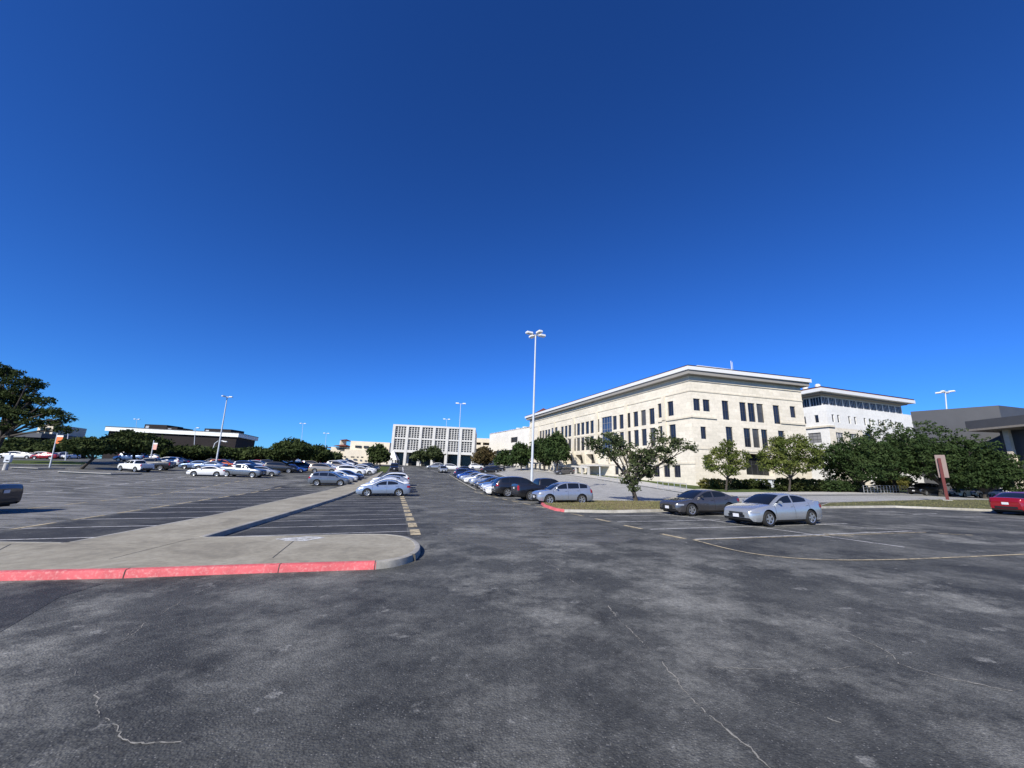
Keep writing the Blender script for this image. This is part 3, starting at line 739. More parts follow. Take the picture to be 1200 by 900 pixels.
# dark modern hall
Q0, Q1, Q2 = onH(1072, 482, 17), onH(1170, 475, 17), onH(1215, 480, 17)
Q2 = Q1+(Q2-Q1).normalized()*40; Q0 = Q1+(Q0-Q1)*1.06
root = thing('dark_hall', (Q1.x, Q1.y, 0), 'charcoal clad modern hall with a thin flat canopy and slatted glass front', 'building')
hb = MB(); bkv = Vector((.80, .60)); hb.prism([Q0, Q1, Q2, Q2+bkv*8, Q0+bkv*8], 0, 17); hb.build('roof_block', M['dark_metal'], root)
K0, K1 = onH(1132, 501, 12.6), onH(1202, 494, 12.6); dk = (K1-K0).normalized(); K2 = K1+dk*22; nk = Vector((dk.y, -dk.x))
cb = MB(); cb.prism([K0, K2, K2-nk*10, K0-nk*10], 12.25, 13.6, 0); cb.prism([K0+nk*.05+dk*.0, K2+nk*.05, K2-nk*9, K0-nk*9], 11.95, 12.245, 1); cb.build('canopy', [M['dark_metal'], flat('canopy_edge', (.22, .195, .165), .6)], root)
W0, W1 = K0-nk*3.5+dk*1.5, K2-nk*3.5; wl_ = (W1-W0).length
gb = MB()
facade(gb, root, W1, W0, 0, 11.94, [(max(.3, wl_-3.2-3.2*k-2.9), wl_-3.2-3.2*k, 1.6, 11.2, dict(pane='dim_glass', mull=0, trans=3, frame='dark_frame', rec=.15)) for k in range(int(wl_/3.2)-1)])
facade(gb, root, W0, W0-nk*25, 0, 11.94, [(2+3.2*k, 4.6+3.2*k, 1.6, 11.2, dict(pane='dim_glass', mull=0, trans=3, frame='dark_frame', rec=.15)) for k in range(7)])
gb.build('wall', M['dark_metal'], root)
for k in range(13):
    s_ = MB(); z = 2.6+k*.44; a = W0+dk*3.0+nk*.5; b_ = W1+nk*.5; s_.prism([a, b_, b_+nk*.12, a+nk*.12], z, z+.16); s_.build('louver', M['grey_metal'], root)
c_ = MB(); q = W0+dk*1.2+nk*.6; c_.prism([q, q+dk*.7, q+dk*.7+nk*.5, q+nk*.5], 0, 11.94); c_.build('column', M['cream'], root)
# green banner hung on its front
q = pz(1200, 545, 55); bn = MB(); bn.box((0, 0, 0), (1.6, .06, 5.2)); o = bn.build('banner', flat('pale_green_banner', (.45, .52, .22), .8)); o.location = (W0+dk*9+nk*.85).to_3d()+Vector((0, 0, 5.4)); o.rotation_euler.z = math.atan2(dk.y, dk.x)
tag(o, 'pale green banner hanging on the front of the charcoal hall', 'banner')

# white gridded building at the end of the lane
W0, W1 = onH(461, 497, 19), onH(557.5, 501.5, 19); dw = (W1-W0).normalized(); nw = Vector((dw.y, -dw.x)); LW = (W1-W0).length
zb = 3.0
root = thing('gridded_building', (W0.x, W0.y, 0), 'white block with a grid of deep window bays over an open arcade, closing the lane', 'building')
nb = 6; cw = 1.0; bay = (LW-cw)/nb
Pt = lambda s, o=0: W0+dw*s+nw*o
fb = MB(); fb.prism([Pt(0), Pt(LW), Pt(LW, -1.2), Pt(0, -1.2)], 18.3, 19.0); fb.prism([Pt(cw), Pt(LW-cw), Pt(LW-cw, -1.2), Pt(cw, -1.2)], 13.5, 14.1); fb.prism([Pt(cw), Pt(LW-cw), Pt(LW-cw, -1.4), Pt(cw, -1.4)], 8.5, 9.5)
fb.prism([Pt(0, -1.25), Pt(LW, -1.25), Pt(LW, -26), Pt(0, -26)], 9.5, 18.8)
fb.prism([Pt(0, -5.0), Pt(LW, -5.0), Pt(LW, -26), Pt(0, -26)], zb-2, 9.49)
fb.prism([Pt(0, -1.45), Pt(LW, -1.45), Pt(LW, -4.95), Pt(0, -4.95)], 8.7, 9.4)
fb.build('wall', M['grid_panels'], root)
for k in range(nb+1):
    c_ = MB(); s = k*bay; c_.prism([Pt(s, .15), Pt(s+cw, .15), Pt(s+cw, -1.24), Pt(s, -1.24)], zb-1, 18.29); c_.build('column', M['grid_panels'], root)
for k in range(nb):
    s0, s1 = k*bay+cw, (k+1)*bay
    for z0_, z1_ in ((9.5, 13.5), (14.1, 18.3)):
        g = MB(); g.quad(*[(p.x, p.y, z) for p, z in ((Pt(s0, -1.0), z0_), (Pt(s1, -1.0), z0_), (Pt(s1, -1.0), z1_), (Pt(s0, -1.0), z1_))])
        f = MB(); nf = 4; bw = (s1-s0)/nf
        for j in range(nf+1):
            c0 = s0+j*bw; lo_, hi_ = max(s0, c0-.13), min(s1, c0+.13); f.prism([Pt(lo_, -.25), Pt(hi_, -.25), Pt(hi_, -.85), Pt(lo_, -.85)], z0_+.002, z1_-.002)
        for j in range(1, 6): zz = z0_+(z1_-z0_)*j/6; f.prism([Pt(s0, -.28), Pt(s1, -.28), Pt(s1, -.7), Pt(s0, -.7)], zz-.06, zz+.06)
        fo = f.build('sunscreen', M['grid_panels'], root); g.build('pane', M['grey_glass'], fo, origin=root.location)
    d_ = MB(); d_.quad(*[(p.x, p.y, z) for p, z in ((Pt(s0, -4.9), zb-1), (Pt(s1, -4.9), zb-1), (Pt(s1, -4.9), 8.6), (Pt(s0, -4.9), 8.6))]); d_.build('arcade_glazing', M['dim_glass'], root)
# white tent-like canopy at its foot
q = pz(459.5, 545, 140); tn = MB(); g0 = gz(q.x, q.y); tn.add([(q.x-2, q.y-2, g0+1.8), (q.x+2, q.y-2, g0+1.8), (q.x+2, q.y+2, g0+1.8), (q.x-2, q.y+2, g0+1.8), (q.x, q.y, g0+5.2)], [(0, 1, 4), (1, 2, 4), (2, 3, 4), (3, 0, 4)])
for i, j in ((-1, -1), (1, -1), (1, 1), (-1, 1)): tn.tube([(q.x+i*1.95, q.y+j*1.95, g0), (q.x+i*1.95, q.y+j*1.95, g0+1.82)], .06, 6)
tag(tn.build('tent', M['banner_white']), 'small white peaked tent at the foot of the gridded white block', 'tent')

# pale slab building between lane end and limestone building
A0, A1 = onH(574, 508, 20), onH(616, 500.5, 20)
root = thing('pale_building', (A0.x, A0.y, 0), 'blank pale slab building with two dark slot windows beyond the limestone building', 'building')
A1 = A1+(A1-A0).normalized()*14; la = (A1-A0).length; s_ = [spx(A1, A0, x, y) for x, y in ((606.5, 513), (598.5, 516), (608, 525), (576, 532))]
ab2 = MB()
za = [q[1] for q in s_]
facade(ab2, root, A1, A0, 0, 20, clean([(s_[0][0], s_[1][0], za[1]-1.0, za[1]+1.1, dict(mull=0, pane='dim_glass')), (max(1, s_[2][0]-8), s_[3][0]-2.5, za[3]-.4, za[3]+1.2, dict(mull=0, pane='dim_glass', rec=.8))]))
n_ = Vector((-(A0-A1).y, (A0-A1).x)).normalized(); 
facade(ab2, root, A0, A0-n_*30, 0, 20, []); facade(ab2, root, A1-n_*30, A1, 0, 20, []); ab2.prism([A0, A1, A1-n_*30, A0-n_*30], 19.5, 19.98)
ab2.build('wall', M['pale_panels'], root)
pp = MB()
for k in range(5): p = A0+(A1-A0)*(.35+.12*k)-n_*6; pp.box((p.x, p.y, 20.8), (1.8, 1.8, 1.6))
pp.build('roof_vent', M['white_wall'], root)
# parking garage
root = thing('parking_garage', (-18, 186, 0), 'cream open decked garage half hidden between the gridded block and pale slab', 'garage')
g0, g1 = pz(550, 515, 186), pz(580, 516, 186); gb = MB()
for z0_, z1_ in ((0, 5.5), (8.2, 10.8), (13.2, 15.0), (16.2, 18.2)): gb.prism([(g0.x, 186), (g1.x, 186), (g1.x, 205), (g0.x, 205)], z0_, z1_)
for t in (.02, .5, .98): x = g0.x+(g1.x-g0.x)*t; gb.prism([(x-.5, 186.05), (x+.5, 186.05), (x+.5, 187), (x-.5, 187)], 0, 18)
gb.build('deck', M['cream'], root); bb = MB(); bb.prism([(g0.x, 192), (g1.x, 192), (g1.x, 193), (g0.x, 193)], 5, 18); bb.build('inner_wall', M['dim_glass'], root)

# cream building with tiled turret
Yc = 190
def bx(mb, px0, px1, py, depth, zb_=0, Y=Yc, mi=0):
    a, b = pz(px0, py, Y), pz(px1, py, Y); z = (a.z+b.z)/2; mb.prism([(a.x, Y), (b.x, Y+1.5), (b.x-3, Y+depth), (a.x-3, Y+depth)], zb_, z, mi); return a, b, z
q = pz(410, 517, Yc)
root = thing('turreted_building', (q.x, Yc, 0), 'cream building with a square turret under red tiled hipped roofs, far down the lot', 'building')
mb = MB(); bx(mb, 411, 456, 517.5, 25, Y=186); bx(mb, 404, 432, 527, 10, Y=182); bx(mb, 434, 468, 531, 10, Y=180); bx(mb, 388, 412, 524, 20, Y=194); bx(mb, 372, 392, 527, 20, Y=200); bx(mb, 355, 376, 525, 20, Y=205); ta = bx(mb, 399.5, 405, 515.9, 6, Y=196)
mb.build('wall', M['cream'], root)
def hip(px0, px1, py0, py1, Y, dep):
    a, b, t = pz(px0, py0, Y), pz(px1, py0, Y), pz((px0+px1)/2, py1, Y); z0_ = (a.z+b.z)/2
    m = MB(); m.add([(a.x, Y-1, z0_), (b.x, Y-1, z0_), (b.x, Y+dep, z0_), (a.x, Y+dep, z0_), (t.x, Y+dep/2, t.z)], [(0, 1, 4), (1, 2, 4), (2, 3, 4), (3, 0, 4), (3, 2, 1, 0)]); m.build('roof', M['roof_red'], root)
hip(391, 407, 522.8, 519.6, 193, 10); hip(398.5, 406, 515.9, 513.8, 195, 8); hip(380, 392, 524.5, 522.6, 199, 12)
for x0, x1, y0, y1, Y in ((402.5, 405, 534.5, 536.2, 180.9), (411, 415, 534.8, 536.2, 181), (418, 420, 535, 536.4, 181), (423, 425.5, 535, 536.5, 181), (416, 423, 522, 524.5, 185.9), (426, 432, 522.4, 525, 185.9), (434, 441, 523, 525.2, 185.9), (384, 388, 530, 534.5, 193.8), (397, 405, 525, 526.5, 193.8)):
    a, b, c, d = pz(x0, y1, Y), pz(x1, y1, Y), pz(x1, y0, Y), pz(x0, y0, Y); m = MB(); m.prism([(a.x, Y), (b.x, Y), (b.x, Y+.4), (a.x, Y+.4)], a.z, d.z); m.build('window', M['dim_glass'], root)

# dark brick library with a white fascia, beyond the left lot
D0, D1, D2 = onH(124, 499.5, 13), onH(280, 507.3, 13), onH(303, 512.5, 13); dd = (D1-D0).normalized(); nd = Vector((dd.y, -dd.x)); d2 = (D2-D1).normalized(); D3 = D0+(D2-D1)
root = thing('brick_library', (D1.x, D1.y, 0), 'dark brick flat roofed block with a white panelled fascia beyond the oaks', 'building')
ins = lambda k: [D0+(D1-D0).normalized()*k-nd*k, D1-dd*k-nd*k, D2-dd*k+nd*k*0-d2*k, D3+dd*k-d2*k]
b_ = MB(); b_.prism(ins(.8), -1, 11.7); b_.build('wall', M['dark_brick'], root)
fs = MB(); fs.prism([D0, D1, D2, D3], 11.45, 12.85); 
fs.build('fascia', stone('white_fascia_panels', (.74, .76, .72), (.77, .79, .75), (.38, .39, .38), 3.4, 5., .95, .03), root)
cp_ = MB(); cp_.prism([D0-dd*.1+nd*.1, D1+dd*.1+nd*.1, D2+dd*.1, D3-dd*.1], 12.85, 13.05); cp_.build('coping', M['dark_metal'], root)
for x0, x1, yt, Y in ((170, 196, 497, 158), (196, 208, 500, 158), (240, 271, 502, 158)):
    a, b = pz(x0, yt, Y), pz(x1, yt+1.2, Y); m = MB(); m.prism([(a.x, Y), (b.x, Y), (b.x, Y+8), (a.x, Y+8)], 13.04, (a.z+b.z)/2); ph = m.build('penthouse', M['dark_brick'], root)
    m = MB(); m.prism([(a.x+.6, Y-.06), (a.x+1.9, Y-.06), (a.x+1.9, Y-.004), (a.x+.6, Y-.004)], 13.1, (a.z+b.z)/2-.6); m.build('access_door', M['grey_metal'], ph, origin=root.location)
# building behind the big oak
root = thing('shaded_building', (-110, 108, 0), 'low dark roofed building with a cream end block behind the spreading oak', 'building')
a, b = pz(12, 506, 104), pz(50, 508, 104); m = MB(); m.prism([(a.x, 104), (b.x, 104), (b.x-4, 120), (a.x-4, 120)], 0, (a.z+b.z)/2-1.2); m.build('wall', M['dark_brick'], root)
m = MB(); m.prism([(a.x-1, 103), (b.x+1, 103), (b.x-3, 121), (a.x-5, 121)], (a.z+b.z)/2-1.19, (a.z+b.z)/2); m.build('roof', M['dark_metal'], root)
a, b = pz(46, 496, 106), pz(64, 498, 106); m = MB(); m.prism([(a.x, 106), (b.x, 106), (b.x-4, 118), (a.x-4, 118)], 0, (a.z+b.z)/2); m.build('end_block', M['cream'], root)
for t in (.2, .55): x = a.x+(b.x-a.x)*t; m = MB(); m.prism([(x, 105.93), (x+1.2, 105.93), (x+1.2, 105.99), (x, 105.99)], (a.z+b.z)/2-2.6, (a.z+b.z)/2-.9); m.build('window', M['dim_glass'], root)

# ------------------------------------------------------------------ trees
def crown_mesh(lobes, nclump, per, size, seed, spread=.55, flat_=.6):
    r = np.random.default_rng(seed)
    vol = np.array([(l[3]*l[4]*l[5])**.72 for l in lobes]); pr = vol/vol.sum()
    idx = r.choice(len(lobes), nclump, p=pr)
    L_ = np.array(lobes)
    d = r.normal(size=(nclump, 3)); d /= np.linalg.norm(d, axis=1)[:, None]
    rad = r.uniform(.35, 1.0, nclump)**.5
    rad *= 1+.12*np.sin(d[:, 0]*5+seed)*np.cos(d[:, 1]*4+d[:, 2]*3)
    cc = L_[idx, :3]+d*rad[:, None]*L_[idx, 3:6]
    n = nclump*per
    q = r.normal(size=(n, 3)); q /= np.linalg.norm(q, axis=1)[:, None]
    q *= (r.uniform(0, 1, n)**.5*spread)[:, None]; q[:, 2] *= flat_
    p = np.repeat(cc, per, 0)+q
    # leaf sprays: mostly facing outward / up, ragged
    u = r.normal(size=(n, 3)); u /= np.linalg.norm(u, axis=1)[:, None]
    nn = r.normal(size=(n, 3))*.9+np.repeat(d, per, 0)*.7+np.array([0, 0, .5]); v = np.cross(nn, u); v /= np.linalg.norm(v, axis=1)[:, None]+1e-9
    s = size*r.uniform(.55, 1.35, n)[:, None]
    a = p-u*s; b = p-u*s*.1+v*s*.5; c = p+u*s*1.0; e = p+u*s*.05-v*s*.48
    vs_ = np.stack([a, b, c, e], 1).reshape(-1, 3)
    me = bpy.data.meshes.new('crown'); me.vertices.add(n*4); me.vertices.foreach_set('co', vs_.ravel())
    me.loops.add(n*4); me.loops.foreach_set('vertex_index', np.arange(n*4, dtype=np.int32))
    me.polygons.add(n); me.polygons.foreach_set('loop_start', np.arange(0, n*4, 4, dtype=np.int32)); me.polygons.foreach_set('loop_total', np.full(n, 4, np.int32))
    me.update(calc_edges=True)
    return me, cc
def tree(name, label, base, lobes, trunk_r, mat, nclump, per, size, seed, cat='tree', group=None, mid=None, spread=.55, trunks=None, branches=26):
    base = Vector(base)
    root = thing(name, base, label, cat, group)
    me, cc = crown_mesh([(l[0]-base.x, l[1]-base.y, l[2]-base.z, *l[3:]) for l in lobes], nclump, per, size, seed, spread)
    me.materials.append(M[mat]); o = bpy.data.objects.new('crown', me); col.objects.link(o); o.parent = root
    r = random.Random(seed); tb = MB()
    lc = [Vector(l[:3])-base for l in lobes]; cen = sum(lc, Vector())/len(lc); low = min(l[2]-l[5] for l in lobes)-base.z
    fork = Vector(mid)-base if mid is not None else Vector((cen.x*.35, cen.y*.35, max(low*1.0, .9)))
    k1 = fork*.5+Vector((r.uniform(-.1, .1), r.uniform(-.1, .1), 0))*fork.z*.3
    tb.tube([(0, 0, -.3), (0, 0, .08), k1, fork], [trunk_r*1.6, trunk_r*1.15, trunk_r*.9, trunk_r*.85], 9)
    for l in lc:
        m = fork+(l-fork)*.5+Vector((r.uniform(-.4, .4), r.uniform(-.4, .4), r.uniform(-.1, .5)))*((l-fork).length*.25)
        tb.tube([fork-Vector((0, 0, .1)), m, l], [trunk_r*.5, trunk_r*.3, trunk_r*.12], 6)
    for i in r.sample(range(len(cc)), min(branches, len(cc))):
        t = Vector(cc[i]); l = min(lc, key=lambda q: (q-t).length); s0 = fork+(l-fork)*r.uniform(.5, .95)
        tb.tube([s0, s0+(t-s0)*.5+Vector((0, 0, r.uniform(-.05, .25))), t], [trunk_r*.22, trunk_r*.13, .02], 5)
    t = tb.build('trunk', M['bark'], root, origin=(0, 0, 0), smooth=True)
    return root
def lob(px, py, Y, rx, ry, rz):               # a lobe given by where it is seen; radii in metres
    p = pz(px, py, Y); return (p.x, p.y, p.z, rx, ry, rz)
def dome(name, label, px, top, base_px, Y, hw, mat='oak', low=None, seed=1, cat='tree', group=None, trunk=.22, size=None, nl=8, base_off=0, dens=1.0, droop=.35, per=9, mid=None):
    m = Y/F                                     # metres per pixel, roughly
    bp = pz(base_px, 545, Y); bz = gz(bp.x, Y); base = Vector((bp.x, Y, bz))
    tp = pz(px, top, Y); rx = hw*m*1.0; H_ = tp.z-bz; zc0 = bz+H_*(low if low is not None else .22)
    r = random.Random(seed); L_ = []
    rz = (tp.z-zc0)/2; zc = zc0+rz
    L_.append((tp.x, Y, zc+rz*.1, rx*.6, rx*.55, rz*.85))
    for k in range(nl):
        t = 2*math.pi*(k+r.random()*.6)/nl; q = r.uniform(.45, .68)
        L_.append((tp.x+math.cos(t)*rx*q, Y+math.sin(t)*rx*q*.9, zc+rz*(r.uniform(-.35, .35)-.1), rx*r.uniform(.3, .46), rx*r.uniform(.3, .45), rz*r.uniform(.34, .56)))
    sz = size or max(.16, min(.5, Y*.0042))
    n = int(dens*min(1100, max(120, 26*(rx*rx+rx*rz)/(sz*sz*8))))
    return tree(name, label, base, L_, trunk, mat, n, per, sz, seed, cat, group, spread=max(.5, sz*2.6), mid=mid)
# the windswept oak on the dry island
Y0 = 35.5; b0 = at(745, 588.5); base = G(b0, .12); Y0 = b0.y
L_ = [lob(702, 523, Y0-.3, .95, .9, .75), lob(716, 514, Y0+.5, 1.1, 1.0, .55), lob(728, 524, Y0, 1.0, 1.0, .7), lob(714, 532, Y0-.6, .8, .8, .45), lob(690, 518, Y0+.2, .45, .5, .45),
      lob(748, 545, Y0, 1.15, 1.2, 1.15), lob(738, 560, Y0+.3, .75, .8, .7), lob(752, 532, Y0-.5, .8, .8, .6), lob(742, 569, Y0-.2, .5, .6, .45), lob(760, 553, Y0+.2, .55, .6, .5),
      lob(780, 521, Y0, 1.1, 1.0, .75), lob(797, 521, Y0+.3, 1.0, .9, .5), lob(774, 532, Y0-.3, .7, .7, .6), lob(810, 524, Y0, .45, .5, .35), lob(772, 507, Y0, .45, .4, .4), lob(784, 541, Y0+.4, .5, .5, .35), lob(765, 514, Y0, .5, .5, .4)]
tree('oak_tree', 'windswept live oak with three lobed crown on the dry grass island behind the grey sedan', base, L_, .17, 'oak_grey', 430, 13, .13, 3, mid=pz(741, 566, Y0), spread=.42, branches=70)
# two airy young trees before the limestone wall
for (nm, lab, bx_, by_, sd_, lb_, mt) in (
    ('elm_tree', 'sparse young tree with thin gappy crown before the limestone wall, beside the round bushes', 851, 576, 5, [(834, 546, 1.0, .9), (842, 531, .9, 1.0), (852, 521, .9, .7), (858, 535, 1.0, 1.1), (868, 545, 1.0, .9), (852, 550, 1.0, .8), (873, 533, .6, .6), (829, 537, .5, .5), (860, 553, .7, .5)], 'elm'),
    ('elm_tree', 'full yellow green tree on a pale trunk above the silver sedan', 925, 578, 6, [(905, 535, 1.7, 1.5), (925, 524, 2.0, 1.6), (945, 530, 1.7, 1.5), (918, 545, 1.8, 1.2), (938, 545, 1.6, 1.2), (896, 545, .9, .9), (955, 543, .9, .9), (910, 519, 1.0, .8), (938, 515, .9, .7), (958, 530, .7, .7)], 'elm')):
    q = at(bx_, by_); L_ = [lob(x, y, q.y+rng.uniform(-.7, .7), rx, rx*.95, rz) for x, y, rx, rz in lb_]
    tree(nm, lab, G(q, .1), L_, .13, mt, 470 if bx_ < 900 else 760, 10 if bx_ < 900 else 13, .15, sd_, mid=pz(bx_+1, 560, q.y), spread=.5, branches=60)
# the dark oak mass: four oaks whose crowns meet
for i, (lab, px, top, bpx, Y, hw, low, sd_) in enumerate((
    ('low dark oak nearest the yellow green tree, at the end of the hedge', 1000, 506, 1002, 60, 46, .12, 11),
    ('tall dark oak rising above the hedge, its top against the white building', 1032, 489, 1045, 66, 44, .12, 12),
    ('largest dark oak with a leaning forked trunk behind the red post sign', 1092, 491, 1096, 58, 54, .06, 13),
    ('drooping dark oak whose skirt hides the foot of the charcoal hall', 1143, 520, 1146, 56, 37, .02, 14))):
    dome('oak_tree', lab, px, top, bpx, Y, hw, 'oak_green', low, sd_, group='dark oaks in front of the laboratory building', trunk=.3, size=.18, nl=13, dens=1.5, per=13)
# spreading oak at the picture's edge
Y0 = 62; base = G(pz(-12, 545, Y0)); r = random.Random(77)
L_ = [lob(x, y, Y0+r.uniform(-1.7, 1.7), rx*1.4, rx*1.26, rz*1.4) for x, y, rx, rz in ((4, 436, 1.0, .55), (12, 446, 1.0, .5), (-8, 432, 1.2, .7), (-25, 428, 1.6, .9), (34, 447, .9, .45), (46, 452, .8, .4), (26, 456, 1.0, .5), (14, 462, 1.2, .6), (0, 466, 1.3, .7), (40, 466, .9, .5), (54, 470, .8, .45), (30, 474, 1.3, .6),
  (62, 482, .8, .45), (48, 484, 1.2, .5), (22, 486, 1.3, .6), (74, 488, .7, .4), (82, 492, .5, .35), (64, 495, .7, .35), (38, 495, 1.1, .4), (80, 503, .45, .4), (8, 482, 1.2, .7), (-10, 478, 1.6, .9), (-20, 455, 1.8, 1.0), (5, 498, .9, .5), (70, 502, .4, .35), (-30, 490, 1.4, .8), (52, 500, .4, .3), (20, 438, .5, .4))]
tree('oak_tree', 'tall spreading oak with open layered crown at the edge of the lot', base, L_, .42, 'oak', 1350, 13, .21, 21, mid=pz(2, 512, Y0), spread=.58, branches=90)
gp = 'oaks along the far side of the lot'
for i, (lab, px, top, bpx, Y, hw, low, sd_, mt) in enumerate((
    ('small oak on a slanting bare trunk by the pale kerb', 106, 512, 97, 57, 24, .42, 31, 'oak'),
    ('wide rounded oak in front of the library wall, behind the white pickup', 156, 504, 158, 72, 37, .22, 32, 'oak'),
    ('dark oak crowding behind the lawn under the spreading oak', 30, 514, 30, 98, 36, .02, 33, 'oak'),
    ('oak thicket at the lawn edge beside the slanting trunk oak', 78, 515, 78, 100, 26, .02, 34, 'oak'),
    ('low oak below the library fascia, behind the gooseneck lamp', 222, 523, 222, 84, 32, .15, 35, 'oak'),
    ('low oak at the foot of the tall leaning lamp mast', 262, 524, 262, 88, 28, .15, 36, 'oak'),
    ('rounded oak hiding the corner of the brick library', 302, 524, 302, 90, 26, .18, 37, 'oak'),
    ('taller domed oak standing clear past the brick library', 346, 514.5, 345, 78, 29, .3, 38, 'oak'),
    ('small oak half behind the domed oak, toward the turreted building', 374, 522, 374, 96, 18, .2, 39, 'oak'),
    ('small round tree under the turret of the cream building', 393, 530, 393, 130, 7.5, .1, 40, 'oak_grey'),
    ('pointed tree between the cream wall and the gridded white block', 446, 519.5, 446, 120, 12, .1, 41, 'oak'),
    ('clipped round tree at the arcade, one of a touching pair', 494, 527, 494, 136, 10, .3, 42, 'oak_grey'),
    ('taller clipped tree of the touching pair at the arcade', 509, 523, 509, 136, 11, .3, 43, 'oak_grey'),
    ('russet round tree in front of the decked garage', 568, 523, 568, 134, 12.5, .12, 44, 'brown_leaf'),
    ('slim green tree under the pale slab building', 591, 527, 591, 122, 9.5, .1, 45, 'oak_green'),
    ('green street tree just left of the tall lamp mast', 611, 518, 611, 108, 14, .15, 46, 'oak_green'),
    ('broad street tree behind the tall lamp mast', 636, 512, 638, 104, 15, .15, 47, 'oak_green'),
    ('fullest street tree, standing before the gallery of the limestone building', 653, 506.5, 653, 96, 17, .2, 48, 'oak_green'))):
    dome('tree' if sd_ > 39 else 'oak_tree', lab, px, top, bpx, Y, hw, mt, low, sd_, group=gp if sd_ < 40 else 'trees at the end of the lane', trunk=.2 if sd_ == 31 else .25 if Y < 100 else .2, dens=1.15, mid=pz(109, 538, Y) if sd_ == 31 else None)
# far tree belt beyond everything
r = np.random.default_rng(5); lb = []
for k in range(70):
    x = -230+k*3.6; y = 215+r.uniform(-10, 25); lb.append((x, y, 4.5, r.uniform(3, 5), 4, r.uniform(2.5, 5)))
for k in range(60):
    x = 70+k*5; lb.append((x, 190+r.uniform(-10, 30), 4, 5, 4, r.uniform(3, 5)))
me, _ = crown_mesh(lb, 2600, 7, .9, 5, 1.5); me.materials.append(M['oak']); o = bpy.data.objects.new('woods', me); col.objects.link(o); tag(o, kind='stuff')
# hedges and shrubs
def shrub(name, lab, px0, px1, base_py, h, mat, seed, n=160, dep=1.1, cat='bush', group=None, size=.12):
    a, b = at(px0, base_py), at(px1, base_py); L = (b-a).length; k = max(1, int(L/1.4)); c = (a+b)/2; r = random.Random(seed)
    root = thing(name, G(c, .1), lab, cat, group); base = root.location
    L_ = [(a.x+(b.x-a.x)*(i+.5)/k-base.x, a.y+(b.y-a.y)*(i+.5)/k-base.y, gz(c.x, c.y)+h*.45+r.uniform(-.08, .08)-base.z+.1, L/k*.72, dep, h*.52) for i in range(k)]
    me, _ = crown_mesh(L_, int(n*2.6), 14, size*1.1, seed, .2); me.materials.append(M[mat]); o = bpy.data.objects.new('foliage', me); col.objects.link(o); o.parent = root
    tb = MB()
    for l in L_: tb.tube([(l[0], l[1], -.15), (l[0], l[1], l[2])], [.06, .03], 5)
    tb.build('stem', M['bark'], root, origin=(0, 0, 0))
hg = 'shrubs along the limestone wall'
shrub('bush', 'short clipped bush at the corner pier of the limestone building', 824, 850, 573.5, 1.5, 'yellow_shrub', 51, 150, group=hg)
shrub('bush', 'long low clipped bush under the shutters of the limestone building', 857, 898, 573.5, 1.5, 'hedge', 52, 220, group=hg)
shrub('hedge', 'dark clipped hedge running from the silver sedan roof to the oaks', 912, 964, 577, 1.9, 'hedge', 53, 320, cat='hedge')
shrub('hedge', 'rough dark hedge beneath the low oak', 966, 1010, 577.5, 1.8, 'oak_green', 54, 260, cat='hedge')
shrub('bush', 'yellowing rough bush on the bank behind the grey railing', 1030, 1068, 575, 3.0, 'yellow_shrub', 55, 300, 1.5, size=.18)
shrub('bush', 'small round bush beside the parked cars below the drooping oak', 1152, 1176, 578.5, 1.7, 'hedge', 56, 120)
# tufts on the islands
def tufts(name, poly, n, h, mat, seed, dz):
    r = random.Random(seed); xs = [p.x for p in poly]; ys = [p.y for p in poly]; mb = MB()
    def inside(x, y):
        c = False; j = len(poly)-1
        for i in range(len(poly)):
            if (poly[i].y > y) != (poly[j].y > y) and x < (poly[j].x-poly[i].x)*(y-poly[i].y)/(poly[j].y-poly[i].y)+poly[i].x: c = not c
            j = i
        return c
    while len(mb.f) < n:
        x, y = r.uniform(min(xs), max(xs)), r.uniform(min(ys), max(ys))
        if not inside(x, y): continue
        z = gz(x, y)+dz; t = r.uniform(0, 6.3); wv = Vector((math.cos(t), math.sin(t), 0))*.02*r.uniform(.6, 1.6); hh = h*r.uniform(.4, 1.3); ln = Vector((r.uniform(-1, 1), r.uniform(-1, 1), 0))*hh*.5
        p = Vector((x, y, z)); mb.add([p-wv, p+wv, p+ln+Vector((0, 0, hh))], [(0, 1, 2)])
    tag(mb.build(name, M[mat], uv=False), kind='stuff')
tufts('grass', inset(isl1, .2), 7000, .07, 'blade', 1, .14); tufts('grass', inset(isl2, .2)[:], 6000, .08, 'blade', 2, .14)

